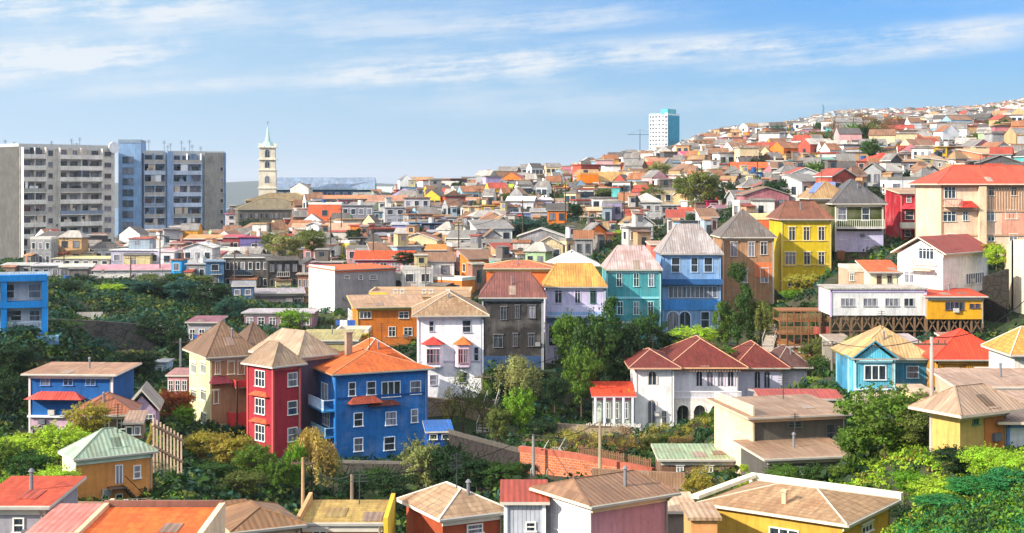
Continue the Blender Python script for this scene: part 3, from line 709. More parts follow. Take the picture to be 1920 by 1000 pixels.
r, b = H1('gabled_white_house', 'white gabled house with brick red roof and round corner balcony',
    (1683, 1768, 1852, 478, 548, 164, dict(th=46)),
    dict(wall='e2dcd8', roof='9c4438', rt='gx', rh=1.9, oh=.6, edge='e4d0bc', wk='plaster', fc='f4f4f4',
    wins=[('L', 1737, 476, 30, 22), ('L', 1705, 520, 20, 20), ('F', 1828, 522, 34, 20, 'band')]))
balcony(r, b, 'L', 1710, 1752, 490, 505, 1.0, 'c09878', 'c8b4a0', slats=.2)
r, b = H1('orange_roofed_annex', 'low cream annex with bright orange roof beside the white gabled house',
    (1632, 1632, 1684, 512, 548, 168, dict(d=5)),
    dict(wall='e4dcb4', roof='d8643c', rt='shed', top=488, oh=.5, rk='rtile', wins=[('F', 1648, 527, 6, 20), ('F', 1668, 527, 6, 20)], fc='8c5c40'))
r, b = H1('terrace_wall_house', 'beige block behind the dark piers under the olive house',
    (1585, 1590, 1632, 505, 548, 171, dict(d=5)), dict(wall='bc9c84', roof='a08870', rt='parapet', rh=.4, wins=[('F', 1597, 520, 9, 16)]))
def stilts(r, b, n, depth, col='7a6048'):
    off = b.O - r.location; w = M('wood', col)
    for k in range(n):
        x = b.w * k / (n - 1)
        for y in (.3, b.d - .3):
            m = MB(); m.bar((x, y, 0), (x, y, -depth), .14)
            if y < 1:
                m.bar((x, y, -1.7), (min(x + 1.0, b.w), y, -.05), .09); m.bar((x, y, -1.7), (max(x - 1.0, 0), y, -.05), .09)
            m.build('stilt', w, r, off, b.th)
    m = MB(); m.bar((0, .1, -1.8), (b.w, .1, -1.8), .06); m.build('cross_rail', w, r, off, b.th)
b = Block(1545, 1558, 1736, 543, 591, 160, d=6); b0 = b
r = house('stilt_house', 'long pale grey building on timber stilts with four dark window groups', b)
add_block(r, b, wall='d2d0ce', roof='b8b2a8', rt='flat', oh=.25, deep=.05, edge='e4e2de', trim='c0b0d0', fc='b8b6b4',
          wins=[('F', 1589, 567, 27, 16, 'band'), ('F', 1631, 567, 27, 16, 'band'), ('F', 1672, 567, 27, 16, 'band'), ('F', 1704, 567, 18, 15, 'band')])
ADJ.pop(); ADJ.append((b.pt(b.w / 2, 3).x, b.pt(b.w / 2, 3).y, -17.9, 8)); stilts(r, b, 10, 3.4)
b = Block(1736, 1739, 1844, 558, 598, 159.5, d=6)
r = house('ochre_stilt_house', 'ochre yellow building on stilts with red awning roof', b)
add_block(r, b, wall='d89c20', roof='c8503a', rt='shed', top=541, oh=.4, deep=.05, rk='rtile', fc='6c5c70', wins=[('F', 1790, 574, 38, 15, 'band'), ('F', 1822, 574, 7, 7), ('F', 1833, 574, 7, 7)])
ADJ.pop(); ADJ.append((b.pt(b.w / 2, 3).x, b.pt(b.w / 2, 3).y, -17.9, 6)); stilts(r, b, 6, 3.2)
# timber deck pavilion
b = Block(1455, 1462, 1556, 580, 628, 166, d=4)
r = house('timber_deck', 'open two level timber deck of brown posts under the yellow house', b, 'deck')
m = MB()
for z in (.0, 1.5, 2.7): m.box(0, b.w, 0, b.d, z, z + .14)
for k in range(8):
    x = b.w * k / 7
    for y in (0, b.d): m.bar((x, y, -1.6), (x, y, 2.8), .07)
m.build('frame', M('wood', '8c5c3c'), r); m = MB()
for z0 in (.14, 1.64):
    m.box(0, b.w, -.03, .03, z0 + .75, z0 + .82)
    for k in range(40):
        x = b.w * k / 39; m.box(x - .03, x + .03, -.02, .02, z0, z0 + .76)
m.build('railing', M('wood', 'a07850'), r); part_box(r, b, 'red_panel', b.w * .68, b.w, -.06, -.03, .1, .95, M('vboard', 'c05c50')); adj(b)

# --- blue gable house and neighbours
r, b = H1('turquoise_house', 'turquoise gabled house with ochre roof and white framed bay',
    (1590, 1603, 1742, 674, 745, 127, dict(d=7)),
    dict(wall='3c88ac', roof='c0a070', rt='hip', top=612, oh=.5, edge='7c7440', wk='vboard', trim='8cc8dc', ridge=1.2, fc='a8d0e4', wins=[('F', 1711, 698, 24, 26), ('F', 1711, 730, 20, 14)]))
bb = more(r, (1596, 1603, 1676, 674, 745, 125.2, dict(d=2.2)), dict(wall='5cb4cc', roof='c8a468', rt='gy', rh=1.55, oh=.35, edge='3c8ca8', wk='vboard', trim='b0e4ec', fc='e8f0f0', deep=.5,
     wins=[('F', 1641, 699, 42, 30, 'band')]))
part_box(r, bb, 'ledge', -.1, bb.w + .1, -.35, 0, bb.h * .2, bb.h * .24, M('paint', 'd8ecf0'))
r, b = H1('mustard_gable_house', 'mustard timber house with bright vermilion roof next to the turquoise house',
    (1746, 1756, 1892, 676, 745, 124, dict(d=7)),
    dict(wall='b07c28', roof='dc4526', rt='hip', top=617, oh=.45, rk='rmetal', wk='vboard', ridge=.6, trim='d8a040', edge='c8402c', wins=[('F', 1785, 702, 24, 22), ('F', 1840, 700, 24, 20)]))
m = MB()
for k in range(22):
    x = b.w * (.42 + .56 * k / 21); m.box(x - .05, x + .05, -.12, 0, b.h * .35, b.h + .1)
m.box(b.w * .42, b.w, -.14, 0, b.h * .62, b.h * .68); m.build('timber_battens', M('wood', 'c89030'), r, b.O - r.location, b.th)
r, b = H1('orange_gable_house', 'orange tiled house end at the picture edge beside the vermilion roof',
    (1890, 1902, 2050, 668, 740, 112, dict(d=6)), dict(wall='e0d8cc', roof='e09048', rt='hip', top=612, oh=.5, rk='rtile', ridge=3, wins=[('F', 1925, 700, 16, 20)]))

# --- the white mansion with arches
r, b = H1('arcade_mansion', 'white mansion with red tiled roofs, arched windows and long balustrade',
    (1180, 1192, 1262, 691, 812, 150, dict(d=11)),
    dict(wall='ece9e8', roof='6e2e28', rt='hip', top=654, oh=.8, rk='rtile', edge='d4a488', trim='f4f2f4', ridge=1.2, fc='dcd4cc',
    wins=[('F', 1223, 709, 17, 28, 'arch'), ('F', 1222, 772, 17, 44, 'arch'), ('F', 1245, 785, 9, 30)]))
bm = more(r, (1262, 1262, 1385, 690, 812, 152.5, dict(d=12)), dict(wall='e4e0e6', roof='6e2e28', rt='hip', top=632, oh=.9, rk='rtile', edge='d8a880', ridge=3.4, fc='d8ccd8',
    wins=wg('F', [1311, 1331, 1351, 1370], [710], 12, 30, 'arch') + wg('F', [1279, 1312, 1346], [778], 24, 52, 'arch', 'f0dcc4') + [('F', 1374, 782, 12, 40, 'arch')]))
m = MB(); m.box(0, bm.w, -1.6, -.01, bm.h * .52, bm.h * .555)
m.build('terrace', M('plaster', 'e8dcd4'), r, bm.O - r.location, bm.th)
m = MB(); nb_ = 4; zt_ = bm.h * .52; ya, yb = -1.6, -1.32      # arcade carrying the terrace
for k in range(nb_):
    x0, x1 = bm.w * k / nb_, bm.w * (k + 1) / nb_; xc = (x0 + x1) / 2; rr_ = (x1 - x0) * .36; zs = zt_ - rr_ - .35
    m.box(x0, xc - rr_, ya, yb, -1, zt_); m.box(xc + rr_, x1, ya, yb, -1, zt_)
    P_ = [(xc - rr_ * math.cos(math.pi * q / 10), zs + rr_ * math.sin(math.pi * q / 10)) for q in range(11)]
    for (xa_, za_), (xb_, zb_) in zip(P_[:-1], P_[1:]):
        m.poly([(xa_, ya, za_), (xb_, ya, zb_), (xb_, ya, zt_), (xa_, ya, zt_)]); m.poly([(xa_, ya, za_), (xa_, yb, za_), (xb_, yb, zb_), (xb_, ya, zb_)])
    for (xa_, za_), (xb_, zb_) in zip(P_[:-1], P_[1:]): m.bar((xa_, ya - .03, za_), (xb_, ya - .03, zb_), .07)
m.build('arcade', M('plaster', 'efe6dc'), r, bm.O - r.location, bm.th)
m = MB(); n = 52
for k in range(n): x = bm.w * k / (n - 1); m.bar((x, -1.5, bm.h * .555), (x, -1.5, bm.h * .655), .05)
for z in (.56, .655): m.box(-.05, bm.w + .05, -1.6, -1.4, bm.h * z, bm.h * z + .12)
m.build('balustrade', M('paint', 'ece4e8'), r, bm.O - r.location, bm.th)
m = MB()
for (bk, x0, x1) in ((b, 0, b.w), (bm, 0, bm.w)):
    pass
for k in range(24): x = bm.w * k / 23; m.box(x - .08, x + .08, -.7, -.02, bm.h - .3, bm.h - .02)
m.build('eave_brackets', M('wood', 'b09080'), r, bm.O - r.location, bm.th)
br = more(r, (1376, 1385, 1468, 691, 812, 156, dict(d=10)), dict(wall='ccc8dc', roof='6a2c27', rt='hip', top=641, oh=.7, rk='rtile', edge='d49878', ridge=3.0, fc='c0bcd4',  # recessed wing of the white house: corner shade put into its lavender wall
    wins=wg('F', [1420, 1438], [712], 13, 34, 'arch')))
more(r, (1455, 1460, 1513, 690, 812, 158, dict(d=9)), dict(wall='d0ccd8', roof='5c403c', rt='hip', top=648, oh=.6, rk='rtile', ridge=2, edge='a8988c'))
r2, b2 = H1('porch_annex', 'small white columned porch with a bright red sloping roof',
    (1110, 1116, 1186, 745, 800, 148.5, dict(d=5)),
    dict(wall='c8d0c0', roof='d84a2c', rt='shed', top=716, oh=.4, rk='rtile', edge='e080a0', wins=wg('F', [1137, 1155, 1173], [770], 9, 30)))
m = MB()
for k in range(5): x = b2.w * k / 4; m.bar((x, -.5, -.5), (x, -.5, b2.h), .14, 0, 8)
m.build('columns', M('paint', 'eeeaf0'), r2, b2.O - r2.location, b2.th)

# --- beige roofed grey house in front of the mansion
r, b = H1('grey_green_house', 'long grey house with flat beige roof and tall peach gable wall',
    (1345, 1412, 1584, 784, 905, 101, dict(th=14)),
    dict(wall='5a5850', roof='9c8068', rt='shed', top=746, oh=.7, edge='d4bca0', wins=[('F', 1557, 812, 18, 34, 'w', '5c5c58'), ('F', 1490, 795, 30, 14, 'band', '5c6c60'), ('L', 1388, 800, 8, 26)], wk='plaster'))  # olive grey front wall darkened in colour to stand for shade
pm = MB(); pm.box(-.12, .02, -.2, b.d + .3, -1, b.h + .9); pm.build('peach_end_wall', M('plaster', 'e4c4a4'), r, b.O - r.location, b.th)
more(r, (1412, 1440, 1600, 862, 905, 96, dict(th=12, d=5)), dict(wall='57534e', roof='a4866e', rt='shed', top=834, oh=.5, edge='d8c4b0', wins=[('F', 1500, 882, 30, 14, 'band'), ('F', 1560, 882, 22, 14)]))
m = MB(); m.prism([(-.4, -.3, -.2), (0, -.4, -.2), (0, -3.6, -3.8), (-.4, -3.6, -3.8)], 5); m.build('white_buttress', M('plaster', 'ece8e8'), r, b.O - r.location, b.th)
r, b = H1('red_ridge_house', 'low house with dull red roof strip behind the long beige roof',
    (1420, 1432, 1572, 750, 800, 118, dict(d=5)), dict(wall='a88878', roof='a8483c', rt='gx', top=731, oh=.4, edge='a8a098'))
r, b = H1('brown_shed', 'brown plank shed with pale green corrugated roof on the retaining wall',
    (1228, 1240, 1382, 864, 900, 104, dict(d=4.5)), dict(wall='7c5c48', roof='98ac88', rt='shed', top=835, oh=.3, wk='vboard', auto=None, wins=[('F', 1275, 880, 14, 12), ('F', 1330, 880, 14, 12)]))

# --- right lower corner
r, b = H1('stucco_house', 'stucco house with broad pale beige roof beside the utility pole',
    (1748, 1800, 1886, 778, 846, 84, dict(th=30)),
    dict(wall='c8a860', roof='b0937b', rt='hip', top=722, oh=1.0, edge='e0c8b4', wk='plaster', wins=[('F', 1829, 786, 13, 22, 'w', '5c8c60')]))
part_box(r, b, 'orange_wall_panel', b.w * .52, b.w * .95, -.05, 0, -.4, b.h - .1, M('plaster', 'c47840'))
r, b = H1('white_edge_house', 'white wall house with beige roof at the picture edge below the stucco house roof',
    (1884, 1890, 2060, 792, 850, 86, dict(d=7)), dict(wall='e0e0e4', roof='ae917b', rt='shed', top=735, oh=.9, edge='e0c8b4', trim='6c90c8', wins=[('F', 1940, 815, 20, 20)]))
r, b = H1('upper_beige_house', 'long beige flat roof behind the stucco house roof',
    (1795, 1802, 1990, 728, 770, 99, dict(d=6)), dict(wall='c0a890', roof='ae917b', rt='shed', top=692, oh=.5, edge='e4ccb8'))
r, b = H1('small_yellow_block', 'narrow yellow pillar like annex just behind the utility pole',
    (1710, 1714, 1746, 738, 800, 92, dict(d=3)), dict(wall='d8c48c', roof='c8b090', rt='flat', oh=.3, wins=[('F', 1735, 760, 10, 24)]))

# --- left lower corner
r, b = H1('mint_roof_house', 'orange and cream house with mint green pyramid roof and outside stair',
    (119, 143, 286, 864, 950, 95, dict(th=34)),
    dict(wall='d08c4c', roof='a4b8a0', rt='hip', top=803, oh=.3, edge='d8e0d0', wk='plaster', ridge=.8, fc='f0ece4',
    wins=[('F', 257, 885, 18, 27), ('F', 223, 890, 16, 38, 'door', 'e8e8f0'), ('F', 197, 936, 12, 16), ('F', 223, 936, 12, 18)]))
m = MB(); m.box(-.08, .0, -.05, b.d, -1, b.h - .05); m.build('cream_side_wall', M('plaster', 'e8dcb4'), r, b.O - r.location, b.th)
p, w_, h_, rz, q, _ = b.face('F', 225, 910, 10, 10)
m = MB(); x0 = q; z0 = p.z - b.O.z
for k in range(9):
    m.box(x0 + k * .17, x0 + k * .17 + .2, -1.0, -.1, z0 - k * .19 - .05, z0 - k * .19)
m.bar((x0, -1.0, z0 + .8), (x0 + 1.5, -1.0, z0 - .8), .04); m.bar((x0, -1.0, z0 - .05), (x0 + 1.5, -1.0, z0 - 1.7), .05); m.bar((x0, -.1, z0 - .05), (x0 + 1.5, -.1, z0 - 1.7), .05)
m.box(x0 - .9, x0 + .1, -1.1, -.05, z0 - .1, z0); m.build('outside_stair', M('wood', '3a2c24'), r, b.O - r.location, b.th)
part_box(r, b, 'roof_vent', b.w * .45, b.w * .55, 1.0, 1.5, b.h + .7, b.h + 1.3, M('paint', 'd0dcd4'))
r, b = H1('blue_band_house', 'house with tan roof and broad blue bands down in the ravine',
    (46, 56, 210, 703, 812, 131, dict(th=-4, d=6)),
    dict(wall='1c5ca0', roof='a88064', rt='shed', top=682, oh=.6, edge='ecdcd0', wk='plaster', trim='e8dcdc', fc='7090c8', wins=[('F', 85, 716, 20, 14), ('F', 128, 716, 20, 14), ('F', 170, 716, 20, 14)] + wg('F', [78, 100, 122, 144], [792], 14, 16, 'w', 'd8a8c0')))
awning(r, b, 'F', 108, 740, 108, 12, 'd85c50', 1.3, 'rmetal')
part_box(r, b, 'pink_storey', 0, b.w * .72, -.06, 0, -.5, b.h * .28, M('plaster', 'c0a0b0'))
part_box(r, b, 'white_ledge', -.1, b.w * .75, -.4, 0, b.h * .28, b.h * .31, M('paint', 'e8ecec'))
r, b = H1('brown_hip_cottage', 'small brown hip roofed cottage between the blue band house and the grey roof',
    (132, 150, 243, 781, 815, 121, dict(th=10, d=4.5)), dict(wall='6c5c48', roof='9c6044', rt='hip', top=737, oh=.6, rk='rmetal', auto=(3, 1, 1)))
r, b = H1('slanted_grey_roof_house', 'cottage with one slanting light grey roof in the ravine',
    (222, 240, 292, 772, 805, 128, dict(th=10, d=5)), dict(wall='b8a0b8', roof='98928c', rt='gy', top=722, oh=.4, auto=(2, 1, 1)))
r, b = H1('pink_hut', 'tiny pink house on the dark slope beside the pale yellow house',
    (309, 314, 352, 706, 742, 149, dict(d=4)), dict(wall='d09098', roof='b07c78', rt='shed', top=700, oh=.2, auto=(3, 0, 1)))
r, b = H1('pale_blue_hut', 'tiny pale blue hut alone on the dark green slope',
    (286, 290, 313, 681, 702, 163, dict(d=3)), dict(wall='a8c4d8', roof='b8c0c4', rt='flat', oh=.2, wins=[('F', 300, 690, 6, 8)]))
# blue framed building at the left edge
b = Block(-70, -70, 90, 523, 625, 150, 18, d=8)
r = house('blue_frame_house', 'building with bright blue frame around white balconies at the picture edge', b)
add_block(r, b, wall='d4d0d0', roof='8898a8', rt='flat', oh=.2, wins=wg('F', [-40, 15, 65], [546], 26, 26) + wg('F', [-35, 30, 65], [592], 22, 20))
m = MB(); X = lambda px: b.sF(px); FO = (b.O - r.location, b.th)
for x in (X(-70), X(8), X(84)): m.box(x - .3, x + .3, -1.5, -.1, -.5, b.h + .1)
for py in (522, 572): z = (HY - py) / K * 150 - b.z0; m.box(X(-70), X(88), -1.55, -.05, z - .35, z + .3)
m.build('blue_frame', M('plaster', '1478c0'), r, *FO); m = MB()
m.box(X(-70), X(88), -1.4, -.1, -.3, 0); m.box(X(-70), X(110), -3, -1.4, -1.8, -.3); m.build('stair_terrace', M('plaster', '78a4cc'), r, *FO)
balcony(r, b, 'F', -68, 82, 603, 616, 1.3, 'a8c8e0', 'b0c0d0', slats=.3)

# --- centre left
r, b = H1('orange_house', 'orange two storey house with flat tan roof behind the white bay window house',
    (648, 670, 792, 578, 650, 186, dict(th=12, d=7)),
    dict(wall='cc7428', roof='b08c6c', rt='shed', top=553, oh=.7, edge='e8d078', trim='e0c860', wins=[('F', 685, 591, 24, 14, 'band'), ('F', 757, 591, 20, 14), ('F', 685, 622, 22, 14), ('F', 735, 622, 14, 18), ('F', 765, 622, 18, 16), ('L', 657, 592, 8, 20)]))
balcony(r, b, 'F', 720, 788, 630, 645, 1.2, 'a07850', 'a06838', slats=.2)
r, b = H1('yellow_pillar_house', 'small yellow house with fat corner pillars below the orange house',
    (618, 630, 690, 625, 668, 172, dict(d=4)), dict(wall='e0902c', roof='b8a058', rt='parapet', rh=.5, trim='e8c83c', wins=[('F', 655, 645, 20, 16)]))
r, b = H1('olive_roof_shed', 'flat olive roofed shed behind the pale brown roof', (560, 565, 668, 640, 665, 165, dict(d=6)),
    dict(wall='a49468', roof='a89c64', rt='shed', top=618, oh=.3))
r, b = H1('long_tan_building', 'long tan flat roofed building with a bright yellow end',
    (688, 692, 882, 553, 590, 204, dict(d=9)), dict(wall='a07c54', roof='a88a6e', rt='parapet', rh=.5, edge='c8a888', wins=wg('F', [742, 754, 795, 808, 840], [547], 8, 6)))
part_box(r, b, 'yellow_end_panel', -.02, b.w * .18, -.06, 0, b.h * .2, b.h + .3, M('plaster', 'e0c430'))
r, b = H1('white_wall_house', 'tall narrow house with blank white side wall and orange roof',
    (580, 628, 742, 508, 590, 214, dict(th=38)),
    dict(wall='9a9698', roof='d4683c', rt='shed', top=496, oh=.3, edge='e07850', rk='rtile', wins=[('F', 650, 520, 10, 8), ('F', 676, 520, 8, 10), ('F', 700, 520, 14, 10)]))
m = MB(); m.box(-.1, 0, -.05, b.d, -2.5, b.h + .6); m.build('white_side_wall', M('plaster', 'f2f0f2'), r, b.O - r.location, b.th)
r, b = H1('red_roof_row_house', 'low pink house with long red roof on the mid slope', (660, 666, 772, 488, 512, 231, dict(d=7)),
    dict(wall='c88c98', roof='d8502c', rt='gx', top=470, oh=.4, edge='c83058', rk='rtile', auto=(5, 1, 1)))
r, b = H1('apricot_house', 'apricot house with orange roof and yellow corner on the mid slope', (785, 800, 852, 470, 498, 240, dict(d=6)),
    dict(wall='dca070', roof='dc8038', rt='shed', top=458, oh=.4, rk='rtile', auto=(3, 1, 1)))
part_box(r, b, 'yellow_corner', -.02, b.w * .2, -.06, 0, -.6, b.h * .6, M('plaster', 'e4d010'))
r, b = H1('orange_roof_terrace', 'orange and mustard roofs stepping behind the charcoal house', (898, 912, 1040, 505, 560, 184, dict(d=8)),
    dict(wall='d87038', roof='b86c50', rt='hip', top=488, oh=.4, edge='d8b870', rk='rtile'))
r, b = H1('white_roof_house', 'house with bright white many sided roof behind the lilac house', (1014, 1030, 1122, 500, 540, 200, dict(d=8)),
    dict(wall='c8c8b4', roof='dcdad6', rt='hip', top=470, oh=.4, edge='d8dcb0', ridge=4, rk='rmetal'))
r, b = H1('salmon_gap_house', 'salmon wall glimpsed between the teal and light blue houses', (1218, 1220, 1250, 460, 520, 196, dict(d=6)),
    dict(wall='e07868', roof='b89880', rt='shed', top=452, oh=.2))
r, b = H1('orange_block_behind', 'orange block with cream parapet behind the tan house roof', (1402, 1406, 1462, 408, 450, 212, dict(d=6)),
    dict(wall='dc6c40', roof='d8c080', rt='parapet', rh=.5, edge='e4d4a0'))
r, b = H1('mauve_bay_house', 'grey bay fronted house with mauve roof on the dark slope', (342, 352, 405, 606, 650, 182, dict(d=6)),
    dict(wall='a8a4ac', roof='8c5460', rt='shed', top=598, oh=.3, auto=(3, 1, 1)))
r, b = H1('mauve_wall_house', 'long low mauve grey house above the brown peaked roofs', (450, 458, 585, 588, 618, 196, dict(d=6)),
    dict(wall='8c6c7c', roof='b4acb0', rt='flat', oh=.4, auto=(6, 0, 1)))

# --- foreground roofs along the bottom edge
r, b = H1('orange_roof_house', 'house with flat bright orange roof and cream parapet in the corner',
    (140, 152, 368, 1010, 1060, 60, dict(th=0, d=4)), dict(wall='c8a080', roof='e0662c', rt='shed', top=968, oh=.1, rk='rtile', edge='e8b890'))
party(r, b, -.22, -.003, .18, 'd8b890', b.rh); party(r, b, b.w + .11, b.w + .36, .18, 'e8c8a4', b.rh)
part_box(r, b, 'parapet', -.25, b.w + .25, b.d + .2, b.d + .45, -.5, b.h + b.rh + .42, M('plaster', '80584a'))
r, b = H1('salmon_roof_house', 'house with faded salmon pink roof under the mint roofed house',
    (40, 52, 145, 1005, 1060, 62, dict(th=0, d=4.5)), dict(wall='a89088', roof='d88478', rt='shed', top=950, oh=.1, rk='rmetal', edge='e8c8a4'))
party(r, b, b.w + .11, b.w + .3, .18, 'e0bc94', b.rh)
r, b = H1('grey_wall_red_roof_house', 'grey walled house with thin rusty red roof in the lower corner',
    (-60, -40, 84, 952, 1040, 66, dict(d=5)), dict(wall='98949c', roof='b84c34', rt='shed', top=930, oh=.35, rk='rtile', wins=[('F', 35, 985, 12, 30)]))
r, b = H1('brown_cross_roof_house', 'house with ribbed brown cross hipped roof and cream ridge lines',
    (398, 440, 560, 1000, 1060, 68, dict(th=26)), dict(wall='c8a890', roof='8c6848', rt='hip', top=945, oh=.3, rk='rmetal', edge='d8b894'))
more(r, (388, 425, 470, 988, 1060, 71, dict(th=26)), dict(wall='c0a48c', roof='84603f', rt='gx', top=938, oh=.3, edge='dcbc98'))
r, b = H1('mustard_roof_house', 'house with mustard tile roof between yellow party walls',
    (562, 568, 716, 985, 1060, 72, dict(d=4)), dict(wall='c08438', roof='a88c50', rt='shed', top=938, oh=.1, rk='rtile', wins=[('F', 600, 1000, 30, 16)]))
party(r, b, -.3, -.11, .35, 'c89868', b.rh); party(r, b, b.w + .11, b.w + .33, .3, 'd8b83c', b.rh)
r, b = H1('hipped_beige_house', 'orange walled house with beige hipped roof at the bottom edge',
    (762, 830, 942, 975, 1060, 73, dict(th=28)), dict(wall='a04c30', roof='a68a6e', rt='hip', top=910, oh=.4, edge='e8dcd0', rk='rtile', wins=[('F', 890, 992, 30, 16)]))
r, b = H1('white_blue_house', 'white and pale blue planked house with rusty red lean to roof',
    (944, 948, 1020, 945, 1060, 74, dict(d=4)), dict(wall='c0c4d0', roof='a8442c', rt='shed', top=908, oh=.3, rk='rmetal', wk='vboard', trim='f4f4f8', wins=[('F', 995, 988, 20, 20)]))
r, b = H1('pink_wall_house', 'pink walled house with brown roof and a bright cream gable slope',
    (1014, 1110, 1252, 950, 1070, 72, dict(th=34)), dict(wall='bc8894', roof='8c6a52', rt='hip', top=890, ridge=4.0, oh=.45, rk='rmetal', edge='e4ccb0', wk='plaster', wins=[('L', 1050, 985, 16, 22)]))
m = MB(); m.box(-.08, 0, 0, b.d, -2, b.h - .05); m.build('white_end_wall', M('vboard', 'e0dce0'), r, b.O - r.location, b.th)
r, b = H1('pale_flat_roof_shed', 'small shed with pale peach roof right behind the pink walled house',
    (1240, 1246, 1300, 962, 1040, 80, dict(d=3.5)), dict(wall='8c8078', roof='dcb898', rt='shed', top=936, oh=.3))
r, b = H1('broad_beige_roof_house', 'yellow house under a broad beige hipped roof with white gutter',
    (1325, 1580, 1668, 985, 1075, 75, dict(th=54)), dict(wall='c0983c', roof='a48464', rt='hip', top=911, oh=.4, edge='e4d4bc', wk='plaster', ridge=2.2, rk='rtile', wins=[('L', 1470, 1000, 60, 16, 'band'), ('F', 1625, 990, 20, 12)]))
chimney(r, b, 1.0, 3.8, b.h + .6, .5, 'd8b090', .12)
part_box(r, b, 'back_gutter', -.2, b.w + .4, b.d + .4, b.d + .9, b.h + .3, b.h + .5, M('paint', 'e8e4c8'))
part_box(r, b, 'back_wall', b.w + .42, b.w + .8, -.5, b.d + .9, -2, b.h + .5, M('plaster', 'e8e4c8'))
r, b = H1('bottom_cream_shed', 'low cream shed with cluttered roof edge beside the broad beige roof',
    (1292, 1296, 1345, 975, 1060, 70, dict(d=3)), dict(wall='d89860', roof='c0a080', rt='flat', oh=.2))
